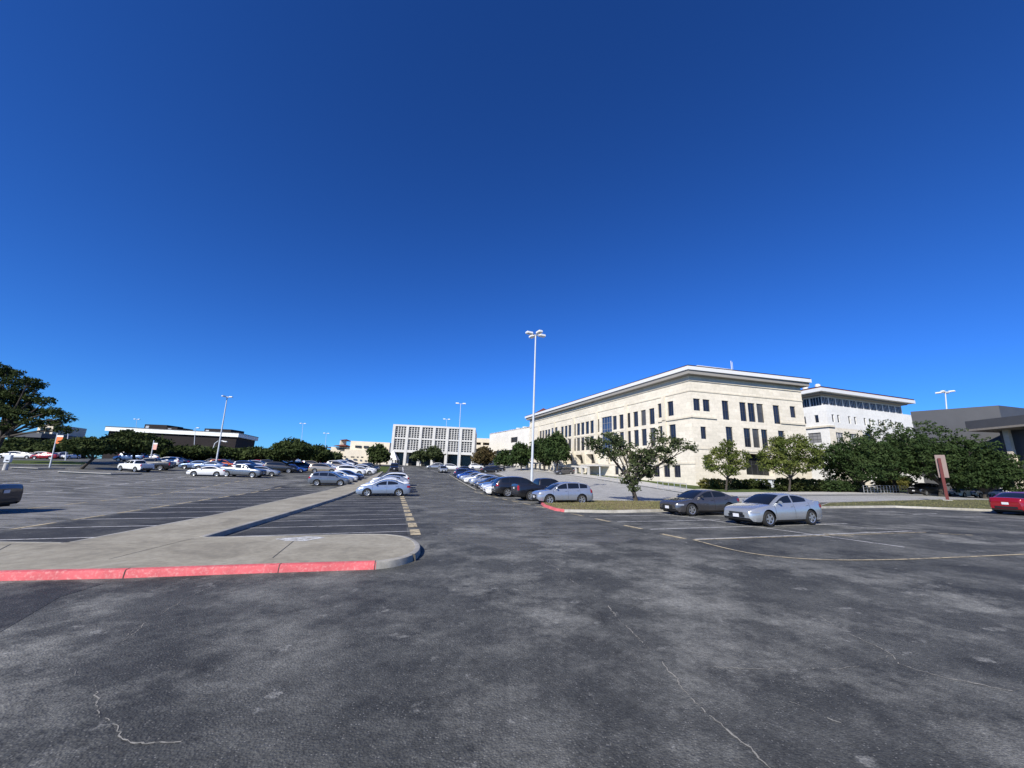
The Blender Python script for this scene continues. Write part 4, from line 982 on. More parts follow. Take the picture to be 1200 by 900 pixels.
# ------------------------------------------------------------------ cars
def interp(tab, x):
    for (a, b), (c, d) in zip(tab, tab[1:]):
        if x <= c: return b if c == a else b+(d-b)*max(0, (x-a))/(c-a)
    return tab[-1][1]
def smooth_tab(tab, it=2):
    pts = [Vector(p) for p in tab]; pts = smoothline(pts, it); return [(p.x, p.y) for p in pts]
CARS = {
 'sedan': dict(L=4.82, W=1.84, wb=(.98, 3.76), r=.335, plan=[(0, .74), (.10, .85), (.35, .94), (.9, .995), (2.4, 1.0), (3.9, .99), (4.45, .93), (4.72, .85), (4.82, .74)],
   tub=[(0, .60), (.05, .70), (.35, .80), (1.0, .905), (1.45, .955), (2.5, .97), (3.7, 1.02), (4.2, 1.075), (4.66, 1.07), (4.78, .98), (4.82, .82)],
   roof=[(1.22, .925), (1.6, 1.14), (2.12, 1.39), (2.6, 1.455), (3.05, 1.45), (3.5, 1.36), (4.0, 1.17), (4.28, 1.06)], side=[(1.52, 2.62), (2.72, 3.62)], ws=(1.28, 2.12), bw=(3.42, 4.22), seams=(1.42, 2.67, 3.72)),
 'suv': dict(L=4.6, W=1.86, wb=(.92, 3.58), r=.36, plan=[(0, .76), (.10, .86), (.35, .95), (.9, 1.0), (3.9, 1.0), (4.35, .96), (4.52, .90), (4.6, .82)],
   tub=[(0, .70), (.06, .82), (.35, .93), (.9, 1.03), (1.3, 1.07), (3.6, 1.13), (4.4, 1.15), (4.54, 1.02), (4.6, .85)],
   roof=[(1.0, 1.03), (1.35, 1.25), (1.85, 1.53), (2.35, 1.65), (3.1, 1.66), (3.8, 1.61), (4.15, 1.52), (4.38, 1.3), (4.5, 1.1)], side=[(1.32, 2.38), (2.46, 3.38), (3.46, 4.1)], ws=(1.06, 1.85), bw=(4.12, 4.46), seams=(1.22, 2.42, 3.42)),
 'hatchback': dict(L=4.5, W=1.77, wb=(.92, 3.6), r=.32, plan=[(0, .70), (.12, .84), (.4, .95), (.9, 1.0), (3.7, 1.0), (4.2, .94), (4.42, .86), (4.5, .78)],
   tub=[(0, .62), (.05, .72), (.3, .83), (.8, .95), (1.2, 1.0), (3.4, 1.06), (4.3, 1.12), (4.44, 1.0), (4.5, .8)],
   roof=[(.86, .95), (1.3, 1.18), (1.9, 1.42), (2.4, 1.49), (3.0, 1.47), (3.6, 1.38), (4.1, 1.22), (4.38, 1.08)], side=[(1.3, 2.4), (2.48, 3.5)], ws=(.95, 1.85), bw=(3.55, 4.32), seams=(1.2, 2.44, 3.5)),
 'pickup': dict(L=5.7, W=1.98, wb=(1.0, 4.5), r=.41, plan=[(0, .80), (.08, .9), (.3, .96), (.9, 1.0), (5.3, 1.0), (5.6, .97), (5.7, .93)],
   tub=[(0, .92), (.05, 1.05), (.35, 1.13), (1.3, 1.20), (1.6, 1.22), (3.74, 1.24), (3.80, 1.31), (5.6, 1.31), (5.68, 1.27), (5.7, 1.1)],
   roof=[(1.38, 1.18), (1.7, 1.42), (2.1, 1.74), (2.5, 1.85), (3.2, 1.86), (3.6, 1.80), (3.72, 1.55), (3.78, 1.22)], side=[(1.72, 2.62), (2.72, 3.55)], ws=(1.44, 2.12), bw=(3.62, 3.76), seams=(1.55, 2.67, 3.66), bed=(3.88, 5.58)),
}
def scaled(t, sx, sy, sz):
    p = CARS[t]; f = lambda tab: [(a*sx, b*sz) for a, b in tab]
    q = dict(p); q.update(L=p['L']*sx, W=p['W']*sy, wb=tuple(x*sx for x in p['wb']), r=p['r']*min(sz, 1.12), plan=[(a*sx, b) for a, b in p['plan']], tub=f(p['tub']), roof=f(p['roof']), side=[(a*sx, b*sx) for a, b in p['side']], ws=tuple(a*sx for a in p['ws']), bw=tuple(a*sx for a in p['bw']), seams=tuple(a*sx for a in p['seams']))
    return q
CARS['large suv'] = scaled('suv', 1.14, 1.08, 1.14); CARS['compact suv'] = scaled('suv', .98, .98, .99)
CARS['small pickup'] = scaled('pickup', .84, .92, .9); CARS['small pickup']['bed'] = tuple(x*.84 for x in CARS['pickup']['bed']); CARS['minivan'] = scaled('suv', 1.1, 1.05, 1.06); CARS['saloon'] = scaled('sedan', .97, .99, .985)
PROF = [(0, .90), (.12, .965), (.35, 1.0), (.55, 1.0), (.72, .985), (.88, .955), (1, .90)]
def car_proto(kind, lod):
    p = CARS[kind]; L, W = p['L'], p['W']; hw = W/2; plan = smooth_tab(p['plan']); tub = smooth_tab(p['tub']); roof = smooth_tab(p['roof'])
    cl = .20 if kind in ('sedan', 'hatchback', 'saloon') else (.32 if kind in ('pickup', 'large suv', 'small pickup') else .25)
    sill = [(0, cl+.16), (.12, cl+.03), (.4, cl), (L-.4, cl+.02), (L-.1, cl+.06), (L, cl+.18)]
    wx = p['wb']; r = p['r']; ra = r+.075
    wf = lambda x: hw*interp(plan, x)
    def zbot(x):
        z = interp(sill, x)
        for c in wx:
            dx = abs(x-c)
            if dx < ra: z = max(z, r+math.sqrt(ra*ra-dx*dx))
        return z
    yside = lambda x, z: wf(x)*interp(PROF, max(0, min(1, (z-cl)/(interp(tub, x)-cl))))
    root = bpy.data.objects.new('parked_car', None); col.objects.link(root); root.empty_display_size = .3
    def part(mb, name, mats, parent=root, smooth=True): return mb.build(name, mats, parent, smooth=smooth, uv=False)
    X = lambda x: L/2-x                          # local +X is forward
    step = .05 if lod else .11
    xs = set(np.round(np.linspace(0, L, int(L/step)+1), 4))
    for c in wx: xs |= {round(c-ra+.001, 4), round(c+ra-.001, 4), round(c-ra-.004, 4), round(c+ra+.004, 4)}
    xs = sorted(xs); S = [0, .14, .32, .5, .68, .82, .93, 1]; top_ = [(.80, .012), (.5, .028), (0, .034)]
    bed = p.get('bed'); body = MB(); rings = []
    for x in xs:
        zb_, zt = zbot(x), interp(tub, x); zb_ = min(zb_, zt-.06); ring = []
        for s in S: z = zb_+(zt-zb_)*s; ring.append((X(x), yside(x, z), z))
        for k, h in top_:
            if bed and bed[0] < x < bed[1] and k < .81: ring.append((X(x), wf(x)*min(k, .80)*1.02, zt-.50 if k < .8 else zt-.5))
            else: ring.append((X(x), wf(x)*k, zt+h*(1 if x < p['roof'][0][0] or x > p['roof'][-1][0] else .3)))
        rings.append(ring+[(a, -b, c) for a, b, c in ring[-2::-1]])
    n = len(rings[0])
    body.add([v for q in rings for v in q], [(i*n+j, (i+1)*n+j, (i+1)*n+j+1, i*n+j+1)[::-1] for i in range(len(rings)-1) for j in range(n-1)])
    body.add(rings[0], [tuple(range(n))[::-1]]); body.add(rings[-1], [tuple(range(n))])
    # greenhouse
    gx = sorted(set(np.round(np.linspace(roof[0][0], roof[-1][0], 26 if lod else 14), 4)))
    def gdim(x):
        zr = interp(roof, x); zb_ = min(interp(tub, x), zr)-.02; wb_ = wf(x)*.90; wr = max(wb_-max(0, zr-zb_)*(.36 if 'suv' not in kind and kind != 'minivan' else .26), wb_*.55); return zr, zb_, wb_, wr
    def gtop(x, f): zr, zb_, wb_, wr = gdim(x); return zr-.055*abs(f)**3
    def gside(x, s): zr, zb_, wb_, wr = gdim(x); zt = zr-.055; q = max(0, s); return wb_+(wr-wb_)*(q**1.25), zb_+(zt-zb_)*s
    gh = []
    for x in gx:
        zr, zb_, wb_, wr = gdim(x); ring = []
        for s in (0, .3, .6, .85, 1): y, z = gside(x, s); ring.append((X(x), y, z))
        for f in (.9, .75, .5, .25, 0): ring.append((X(x), wr*f, gtop(x, f)))
        gh.append(ring+[(a, -b, c) for a, b, c in ring[-2::-1]])
    n = len(gh[0]); body.add([v for q in gh for v in q], [(i*n+j, (i+1)*n+j, (i+1)*n+j+1, i*n+j+1)[::-1] for i in range(len(gh)-1) for j in range(n-1)])
    # seams and lower sill trim, proud of the skin
    if lod:
        for x in p['seams']:
            zs = np.linspace(max(zbot(x), cl+.12), interp(tub, x)-.01, 8)
            for sgn in (1, -1):
                v = [(X(x+o), sgn*(yside(x, z)+.003), z) for z in zs for o in (-.006, .006)]
                body.add(v, [(2*i, 2*i+1, 2*i+3, 2*i+2) for i in range(7)], 1)
        x0, x1 = wx[0]+ra+.03, wx[1]-ra-.03
        for sgn in (1, -1):
            q = np.linspace(x0, x1, 10); v = [(X(x), sgn*(yside(x, z)+.004), z) for x in q for z in (cl+.005, cl+.075)]
            body.add(v, [(2*i, 2*i+1, 2*i+3, 2*i+2) for i in range(9)], 1)
    part(body, 'body', [PAINT['white'], M['black']])
    ub = MB(); ub.box((0, 0, (cl+.72)/2), (L-.5, W-.46, .72-cl+.1)); ub.box((X(.30), 0, cl+.16), (.5, W*.72, .2)); ub.box((X(L-.28), 0, cl+.18), (.5, W*.74, .2)); part(ub, 'underbody', M['under'], smooth=False)
    # glass
    def topglass(x0, x1, name, f0=.86):
        g = MB(); q = np.linspace(x0, x1, 9); fs = np.linspace(-f0, f0, 9); v = []
        for x in q:
            e = .02; dz = (gtop(x+e, 0)-gtop(x-e, 0))/(2*e); nn = Vector((dz, 0, 1)).normalized(); wr = gdim(x)[3]
            for f in fs: v.append((X(x)+nn.x*.009, wr*f, gtop(x, f)+nn.z*.009+.001))
        g.add(v, [(i*9+j, i*9+j+1, (i+1)*9+j+1, (i+1)*9+j) for i in range(8) for j in range(8)]); part(g, name, M['car_glass'])
    topglass(*p['ws'], 'windshield'); topglass(*p['bw'], 'rear_window', .84)
    def sideglass(x0, x1, sgn):
        g = MB(); q = np.linspace(x0, x1, 8); v = []
        for x in q:
            zr, zb_, wb_, wr = gdim(x); h = zr-.055-zb_; s1 = 1-.055/max(h, .12); s0 = min(.07/max(h, .08), s1-.02)
            for s in np.linspace(s0, max(s1, s0+.01), 4): y, z = gside(x, s); v.append((X(x), sgn*(y+.006), z+.001))
        g.add(v, [(i*4+j, i*4+j+1, (i+1)*4+j+1, (i+1)*4+j) for i in range(7) for j in range(3)]); part(g, 'side_window', M['car_glass'])
    if lod:
        for s_ in p['side']:
            for sgn in (1, -1): sideglass(*s_, sgn)
    else:
        for sgn in (1, -1): sideglass(p['side'][0][0], p['side'][-1][1], sgn)
    # wheels
    for c in wx:
        for sgn in (1, -1):
            t = MB(); yw = hw-.02; nn = 22 if lod else 12
            prof = [(.62*r, -.21), (.9*r, -.205), (r, -.17), (r, -.04), (.93*r, 0), (.70*r, .004), (.66*r, -.03)]
            v = [(q*math.cos(2*math.pi*k/nn), sgn*(yw+o), q*math.sin(2*math.pi*k/nn)) for q, o in prof for k in range(nn)]
            t.add(v, [(i*nn+k, i*nn+(k+1) % nn, (i+1)*nn+(k+1) % nn, (i+1)*nn+k) for i in range(6) for k in range(nn)])
            t.add(v[-nn:], [tuple(range(nn))]); wo = part(t, 'wheel', M['tyre']); wo.location = (X(c), 0, r)
            m = MB(); v = [(q*math.cos(2*math.pi*k/nn), sgn*(yw+o), q*math.sin(2*math.pi*k/nn)) for q, o in ((.68*r, .0), (.58*r, -.012)) for k in range(nn)]
            m.add(v, [(k, (k+1) % nn, nn+(k+1) % nn, nn+k) for k in range(nn)])
            ns = 5 if kind != 'pickup' else 6
            for k in range(ns):
                t0 = 2*math.pi*k/ns; u = Vector((math.cos(t0), math.sin(t0))); w_ = Vector((-u.y, u.x))
                q = [u*.10*r-w_*.13*r, u*.60*r-w_*.085*r, u*.60*r+w_*.085*r, u*.10*r+w_*.13*r]
                m.add([(a.x, sgn*(yw-.008), a.y) for a in q]+[(a.x, sgn*(yw-.04), a.y) for a in q], [(0, 1, 2, 3), (0, 4, 5, 1), (2, 6, 7, 3)])
            m.add([(.17*r*math.cos(k*.6283), sgn*(yw-.004), .17*r*math.sin(k*.6283)) for k in range(10)], [tuple(range(10))])
            part(m, 'rim', M['rim'], wo, False)
    # lamps wrapped on the corners
    def patch(x0, x1, z0, z1, name, mat, nx=8, nz=4):
        for sgn in (1, -1):
            g = MB(); v = []
            for x in np.linspace(x0, x1, nx):
                dw = (wf(min(L, x+.02))-wf(max(0, x-.02)))/.04; nn = Vector((dw, 1)).normalized()
                tp = interp(tub, x)
                for f in np.linspace(0, 1, nz):
                    za = min(z0+(z1-z0)*f, tp-.015); v.append((X(x)+nn.x*.012, sgn*(yside(x, za)+nn.y*.012), za))
            g.add(v, [(i*nz+j, i*nz+j+1, (i+1)*nz+j+1, (i+1)*nz+j) for i in range(nx-1) for j in range(nz-1)]); part(g, name, mat)
    hz = interp(tub, .2); tz = interp(tub, L-.2)
    patch(.03, .44, hz-.17, hz-.085, 'headlight', M['lens'])
    if 'pickup' in kind: patch(L-.16, L-.01, .85, 1.22, 'tail_light', M['tail'])
    elif kind in ('sedan', 'saloon', 'hatchback'): patch(L-.34, L-.012, tz-.28, tz-.11, 'tail_light', M['tail'])
    else: patch(L-.26, L-.012, tz-.26, tz+.0, 'tail_light', M['tail'])
    # nose and tail furniture
    nz_ = interp(tub, 0); wn = wf(0)
    g = MB(); g.box((X(0)+.006, 0, nz_-.055), (.035, wn*1.05, .11), bev=.01); g.box((X(0)+.004, 0, cl+.235), (.03, wn*1.25, .12), bev=.01); part(g, 'grille', M['black'], smooth=False)
    if lod:
        g = MB(); g.box((X(0)+.026, 0, nz_-.055), (.012, wn*.9, .014)); g.box((X(0)+.026, 0, nz_-.012), (.012, wn*1.05, .012)); part(g, 'chrome_strip', M['chrome'], smooth=False)
    pz_ = nz_-.155 if 'pickup' not in kind else nz_-.3
    for xx, zz in ((X(0)+.028, pz_), (X(L)-.02, interp(tub, L)-.1)):
        g = MB(); g.box((xx, 0, zz), (.016, .31, .15), bev=.004); part(g, 'number_plate', M['plate'], smooth=False)
    g = MB(); g.box((X(L)-.0, 0, cl+.27), (.05, wf(L)*1.5, .13), bev=.015); part(g, 'rear_bumper', M['black'], smooth=False)
    # mirrors, handles
    xm = p['ws'][0]+.42; zm = interp(tub, xm)+.10
    for sgn in (1, -1):
        g = MB(); g.box((X(xm), sgn*(wf(xm)*.90+.13), zm), (.13, .19, .125), bev=.045); g.box((X(xm), sgn*(wf(xm)*.90+.03), zm-.05), (.06, .1, .03)); part(g, 'mirror', [PAINT['white']])
        if lod:
            for s_ in p['seams'][1:]:
                xh = s_-.17; zh = interp(tub, xh)-.12; g = MB(); g.box((X(xh), sgn*(yside(xh, zh)+.012), zh), (.19, .03, .028), bev=.01); part(g, 'door_handle', [PAINT['white']])
    for o in [root]+list(root.children):
        if o.type == 'MESH' and o.name.split('.')[0] in ('body', 'mirror', 'door_handle'): o.material_slots[0].link = 'OBJECT'
    return root
PROTO, USED, CARPOS = {}, set(), []
HEAD = {'R': VV, 'L': -VV, 'A': UU, 'T': -UU}
def car(kind, colour, xy, head, label, lod=0, group=None, rot=0):
    key = (kind, lod)
    if key not in PROTO: PROTO[key] = car_proto(kind, lod)
    if key not in USED: o = PROTO[key]; USED.add(key)
    else: o = copy_tree(PROTO[key])
    h = HEAD[head] if isinstance(head, str) else head
    h = Vector((h.x*math.cos(rot)-h.y*math.sin(rot), h.x*math.sin(rot)+h.y*math.cos(rot))); l = Vector((-h.y, h.x)); c = Vector(xy[:2])
    g = lambda p: gz(p.x, p.y)
    sx = (g(c+h*1.4)-g(c-h*1.4))/2.8; sy = (g(c+l*.75)-g(c-l*.75))/1.5
    fx = Vector((h.x, h.y, sx)).normalized(); fy = Vector((l.x, l.y, sy)).normalized(); fz = fx.cross(fy).normalized(); fy = fz.cross(fx)
    zc = (g(c+h*1.4)+g(c-h*1.4)+g(c+l*.75)+g(c-l*.75))/4
    o.matrix_world = Matrix(((fx.x, fy.x, fz.x, c.x), (fx.y, fy.y, fz.y, c.y), (fx.z, fy.z, fz.z, zc+.008), (0, 0, 0, 1)))
    o.name = 'parked_pickup' if 'pickup' in kind else 'parked_car'
    tag(o, label, 'pickup truck' if 'pickup' in kind else 'car', group)
    for ch in o.children:
        if ch.type == 'MESH' and ch.name.split('.')[0] in ('body', 'mirror', 'door_handle'):
            ch.material_slots[0].link = 'OBJECT'; ch.material_slots[0].material = PAINT[colour]
    CARPOS.append(c); return o
def carpx(kind, colour, px, py, head, label, lod=0, group=None, rot=0, back=.9):
    c = at(px, py)
    # the pixel is where the near tyres meet the ground; the centre stands half a width further back
    c = c+UU*back if head in ('L', 'R') else c+UU*2.0
    return car(kind, colour, c, head, label, lod, group, rot)
gr = 'cars in the row right of the lane'; gl = 'cars in the row left of the lane'
carpx('sedan', 'silver', 929, 616.5, 'L', 'silver sedan with dark side glass parked alone over the white stall lines', 1, rot=.05)
carpx('saloon', 'dark grey', 835, 604.5, 'L', 'dark metallic grey sedan parked in front of the windswept oak', 1, rot=.02)
carpx('compact suv', 'lilac silver', 664.5, 591.5, 'L', 'silver crossover parked at the red painted kerb end', 1, gr)
carpx('pickup', 'black', 644, 587, 'R', 'black pickup truck with its bed toward the lane, beside the silver crossover', 1, gr)
carpx('large suv', 'black', 612, 582.5, 'R', 'dark suv with its tailgate to the lane, between black pickup and white hatchback', 1, gr)
car('sedan', 'red', at(1187, 604)+VV*2.4+UU*.2, 'R', 'red sedan seen from behind at the edge of the lot', 1)
carpx('large suv', 'black', 1094, 581.2, 'L', 'large black suv on the street below the dark oaks', 1)
carpx('suv', 'dark grey', 663, 556.5, 'L', 'dark grey suv on the street in front of the street trees', 0)
carpx('saloon', 'pale blue silver', 449, 582, 'L', 'pale blue silver sedan, last of its row before the empty stalls', 1, gl)
carpx('compact suv', 'steel grey', 384, 569.5, 'R', 'grey hatch suv nosed to the long walkway, alone at the end of its row', 1)
carpx('pickup', 'indigo', -126, 605, 'L', 'dark indigo pickup cut off by the picture edge', 1)
carpx('pickup', 'steel grey', 281, 559.5, 'R', 'blue grey crew cab pickup in front of a white car in the open lot', 1, rot=-.22)
carpx('small pickup', 'white', 153, 553, 'L', 'white pickup behind the slanting trunk of the small oak', 1, rot=-.55)
for i, (k, c, a, b, hd, lab) in enumerate((
    ('hatchback', 'white', 11.2, 38.8, 'L', 'white hatchback next to the dark suv in the row by the lane'),
    ('saloon', 'white', 11.8, 42.4, 'L', 'white sedan second beyond the dark suv, behind the white hatchback'),
    ('sedan', 'slate blue', 12.3, 45.6, 'L', 'slate blue sedan between the white sedans in the row by the lane'),
    ('saloon', 'dark grey', 12.4, 49.4, 'L', 'dark grey sedan behind the slate blue sedan by the lane'),
    ('hatchback', 'silver', 12.5, 54.0, 'L', 'silver hatchback just past the dark grey sedan by the lane'),
    ('sedan', 'white', 12.6, 58.5, 'L', 'white sedan halfway along the row by the lane, before the bright blue one'),
    ('saloon', 'lilac silver', 12.8, 63.5, 'L', 'lilac silver sedan beside the bright blue car'),
    ('hatchback', 'blue', 12.9, 68, 'L', 'bright blue hatchback near the far end of the row'),
    ('suv', 'navy', 13.2, 73.5, 'R', 'navy suv closing the far end of the row by the lane'))): car(k, c, AB(a, b), hd, lab, 0, gr)
for i, (k, c, a, b, hd, lab) in enumerate((
    ('sedan', 'white', -.55, 42.9, 'L', 'white sedan next past the pale blue silver sedan'),
    ('saloon', 'white', -.45, 45.7, 'L', 'white sedan second past the pale blue silver sedan, with its boot over the yellow line'),
    ('hatchback', 'silver', -.3, 48.9, 'L', 'silver hatchback between white sedan and white suv left of the lane'),
    ('suv', 'white', -.1, 53.0, 'L', 'white suv at the back of the short row left of the lane'),
    ('large suv', 'black', .3, 96, 'T', 'black suv facing the camera beside the grass strip'))): car(k, c, AB(a, b), hd, lab, 0, gl)
gf = 'cars past the end of the long walkway'
for i, (k, c, a, b, hd, lab) in enumerate((
    ('sedan', 'silver', -7.2, 56.6, 'R', 'silver sedan right behind the lone grey hatch suv'),
    ('saloon', 'white', -6.9, 60.0, 'R', 'white sedan second behind the grey hatch suv'),
    ('sedan', 'navy', -6.4, 63.4, 'R', 'navy sedan third behind the grey hatch suv'),
    ('minivan', 'white', -7.2, 76.5, 'R', 'white minivan beside the walkway end'),
    ('sedan', 'white', -5.6, 80.5, 'R', 'white sedan just past the white minivan at the walkway end'),
    ('suv', 'white', -5.4, 85, 'R', 'white suv behind the white sedan near the grass strip'),
    ('suv', 'black', -5.2, 89.5, 'R', 'black suv in line with the grass strip'),
    ('sedan', 'dark grey', -5.2, 94, 'R', 'dark grey sedan past the black suv by the grass strip'),
    ('suv', 'black', -5.2, 99, 'R', 'black suv last in line by the grass strip'))): car(k, c, AB(a, b), hd, lab, 0, gf)
go = 'cars at the front of the far lot'
for i, (k, c, px, py, hd, lab) in enumerate((
    ('saloon', 'white', 240, 558.3, 'L', 'white sedan with dark lower side, tail to tail with the blue grey pickup'),
    ('suv', 'orange', 259, 549.3, 'R', 'bright orange suv at the foot of the tall leaning mast'),
    ('sedan', 'slate blue', 227, 549.8, 'L', 'slate blue sedan before the orange suv'),
    ('sedan', 'pale blue silver', 243, 550.8, 'L', 'pale blue sedan touching the orange suv in view'),
    ('hatchback', 'silver', 306, 558, 'R', 'silver hatchback nose showing past the blue grey pickup'),
    ('sedan', 'white', 288, 553.5, 'R', 'white sedan behind the bed of the blue grey pickup'),
    ('large suv', 'black', 326, 554, 'R', 'black suv beside the bright blue sedan in the open lot'),
    ('saloon', 'blue', 342, 553.5, 'R', 'bright blue sedan nose out past the black suv'),
    ('suv', 'navy', 354, 551.5, 'R', 'navy suv below the domed oak'),
    ('sedan', 'white', 174, 546.6, 'L', 'white sedan just beyond the white pickup bed'),
    ('suv', 'white', 191, 546, 'L', 'white suv between the white pickup and slate blue sedan'),
    ('sedan', 'navy', 203, 545.6, 'L', 'navy sedan behind the white suv below the library'),
    ('suv', 'silver', 300, 549.5, 'R', 'silver suv in the crowd behind the blue grey pickup'),
    ('suv', 'dark grey', 315, 548, 'R', 'dark grey suv under the low rounded oak'),
    ('sedan', 'red', 302, 546.5, 'R', 'dark red sedan deep in the crowd under the rounded oak'),
    ('suv', 'tan', 366, 548.5, 'R', 'tan suv in front of the small oak'),
    ('sedan', 'white', 365, 545.6, 'R', 'white sedan behind the tan suv'))): carpx(k, c, px, py, hd, lab, 0, go)
gw = 'cars along the lawn behind the spreading oak'
for i, (k, c, px, Y, hd, lab) in enumerate((('suv', 'white', 12, 82, 'L', 'white suv behind the lawn, nearest the pay station'), ('sedan', 'white', 25, 82, 'L', 'white sedan behind the lawn beside the white suv'), ('suv', 'white', 52, 84, 'R', 'white suv behind the lawn above the red car'), ('saloon', 'red', 52.5, 78, 'L', 'red sedan behind the lawn, by the orange banner'),
    ('hatchback', 'white', 65, 80, 'T', 'white hatchback just past the banner pole'), ('suv', 'silver', 73, 81, 'T', 'silver suv facing out beside the white hatchback'), ('sedan', 'white', 80, 81, 'T', 'white sedan ending the line at the oak thicket'), ('sedan', 'black', 38, 83, 'R', 'black sedan between the white cars behind the lawn'))):
    q = pz(px, 540, Y+11); car(k, c, (q.x, q.y), hd, lab, 0, gw)
gd = 'cars by the gridded white block'
for i, (k, c, px, Y, hd, lab) in enumerate((('suv', 'silver', 519, 92, 'T', 'silver suv standing out in the lane ahead of the arcade'), ('minivan', 'white', 529, 108, 'R', 'white minivan side on before the arcade'), ('sedan', 'pale blue silver', 521, 118, 'R', 'pale blue sedan at the arcade'), ('sedan', 'silver', 509, 116, 'L', 'silver sedan at the arcade below the clipped trees'), ('suv', 'white', 515, 124, 'R', 'white suv close to the arcade columns'),
    ('sedan', 'navy', 546, 98, 'R', 'navy sedan past the far end of the row by the lane'), ('sedan', 'black', 574, 100, 'R', 'black sedan on the street under the russet tree'), ('suv', 'white', 558, 122, 'R', 'white suv in the shade at the garage'), ('saloon', 'black', 582, 106, 'R', 'black sedan second on the street toward the colonnade'))):
    q = pz(px, 550, Y); car(k, c, (q.x, q.y), hd, lab, 0, gd)
gq = 'cars below the charcoal hall'
for i, (k, c, px, py, hd, lab) in enumerate((('sedan', 'white', 1127, 577, 'L', 'white sedan parked behind the blue white post near the red sign'), ('suv', 'silver', 1145, 576.6, 'L', 'silver suv beyond the white sedan under the drooping oak'), ('suv', 'white', 1172, 577.2, 'L', 'white suv under the skirt of the drooping oak'), ('suv', 'black', 1187, 579.5, 'L', 'black suv at the foot of the charcoal hall'))): q = pz(px, 575, 60.5); car(k, c, (q.x, q.y), hd, lab, 0, gq)
ORD = ['first', 'second', 'third', 'fourth', 'fifth', 'sixth', 'seventh', 'eighth', 'ninth', 'tenth', 'eleventh', 'twelfth', 'thirteenth', 'fourteenth', 'fifteenth', 'sixteenth', 'seventeenth', 'eighteenth', 'nineteenth', 'twentieth']
r = random.Random(11)
for ci, (a, hd) in enumerate(((-12.5, 'R'), (-20, 'L'), (-26, 'R'), (-36, 'L'), (-42, 'R'), (-52, 'L'), (-58, 'R'))):
    k = 0; b = (82 if ci < 3 else 75)+(ci % 3)
    while b < 128:
        p = AB(a+r.uniform(-.2, .2), b)
        if r.random() < .8 and all((p-q).length > 4.2 for q in CARPOS) and p.x > -95 and p.x/p.y > -.97:
            kd = r.choice(['sedan', 'saloon', 'suv', 'suv', 'compact suv', 'hatchback', 'pickup', 'minivan', 'large suv']); cl_ = r.choice(['white']*5+['silver']*3+['black']*2+['grey', 'dark grey', 'navy', 'red', 'tan', 'slate blue'])
            nm = {'saloon': 'sedan', 'compact suv': 'small suv'}.get(kd, kd)
            car(kd, cl_, p, hd, f'{cl_} {nm}, {ORD[k]} along the {ORD[ci]} file out from the walkway end', 0, 'cars filling the far lot'); k += 1
        b += 2.9

# ------------------------------------------------------------------ lamps, signs, railings
def lamp(label, base, top, heads, pole_r, head_size, group='tall lot lamps', name='street_lamp', plinth=True):
    root = thing(name, base, label, 'street lamp', group); H_ = top.z-base.z
    off = Vector((top.x-base.x, top.y-base.y, 0))
    if plinth:
        m = MB(); m.tube([(0, 0, -.3), (0, 0, .8), (0, 0, .84)], [.38, .38, .3], 14); m.build('base', M['kerb'], root, origin=(0, 0, 0), smooth=True)
    m = MB(); m.tube([(0, 0, .2), (off.x, off.y, H_-.15)], [pole_r, pole_r*.55], 10); m.build('pole', M['white_metal'], root, origin=(0, 0, 0), smooth=True)
    for k in range(heads):
        t = 2*math.pi*k/heads+(.45 if heads == 4 else .1); u = Vector((math.cos(t), math.sin(t), 0)); rr = head_size*1.05
        m = MB(); rot = Matrix.Rotation(t, 4, 'Z'); m.box(off+u*rr+Vector((0, 0, H_-.08)), (head_size, head_size*.62, head_size*.34), mat=rot, bev=.05)
        ho = m.build('lamp_head', M['lamp_white'], root, origin=(0, 0, 0))
        m = MB(); m.tube([off+Vector((0, 0, H_-.2)), off+u*(rr-head_size*.4)+Vector((0, 0, H_-.12))], .06, 6); m.build('arm', M['white_metal'], ho, origin=(0, 0, 0))
def lamp_px(label, bpx, tpx, tpy, Y, heads, pr, hs_, base_py=550, group='tall lot lamps'):
    b = pz(bpx, base_py, Y); lamp(label, G((b.x, Y)), pz(tpx, tpy, Y), heads, pr, hs_, group)
lamp_px('tall four headed lamp mast rising behind the black pickup', 623.5, 627.8, 391, 42, 4, .145, .8)
lamp_px('tall leaning lamp mast beside the orange suv, before the library', 254, 266.5, 464.5, 72, 3, .15, .62, 540)
lamp_px('slender lamp mast in front of the gridded white block', 536, 540, 472.5, 100, 2, .12, .85)
lamp_px('distant twin headed lamp standing above the roof of the gridded block', 520, 523.5, 491, 175, 2, .10, 1.0)
lamp_px('faint far lamp over the domed oak', 351, 355, 496, 150, 2, .09, .75, 545)
lamp_px('faint far lamp above the turreted building', 379, 382.5, 507.5, 165, 2, .09, .8, 545)
lamp_px('twin headed lamp mast rising from the dark oaks before the charcoal hall', 1117, 1107.5, 459, 72, 4, .17, .85, 575)
lamp_px('thin far lamp above the library roof', 155, 160.5, 491, 170, 2, .09, .8, 540)
lamp_px('thin lamp rising over the library coping', 226, 229, 501, 128, 1, .12, .8, 540)
b = pz(246.5, 540, 84); t = pz(245, 526, 84); root = thing('gooseneck_lamp', G((b.x, 84)), 'white gooseneck lamp curving over the low oak by the library', 'street lamp')
m = MB(); h = t.z-root.location.z; m.tube([(0, 0, 0), (0, 0, h), (.2, 0, h+1.2), (.8, 0, h+1.75), (1.6, 0, h+1.8), (2.1, 0, h+1.7)], .10, 8); m.build('pole', M['white_metal'], root, origin=(0, 0, 0), smooth=True)
m = MB(); m.box((0, 0, 0), (.9, .4, .22), bev=.06); o = m.build('lamp_head', M['lamp_white'], root, origin=(0, 0, 0)); o.location = (2.3, 0, h+1.66)
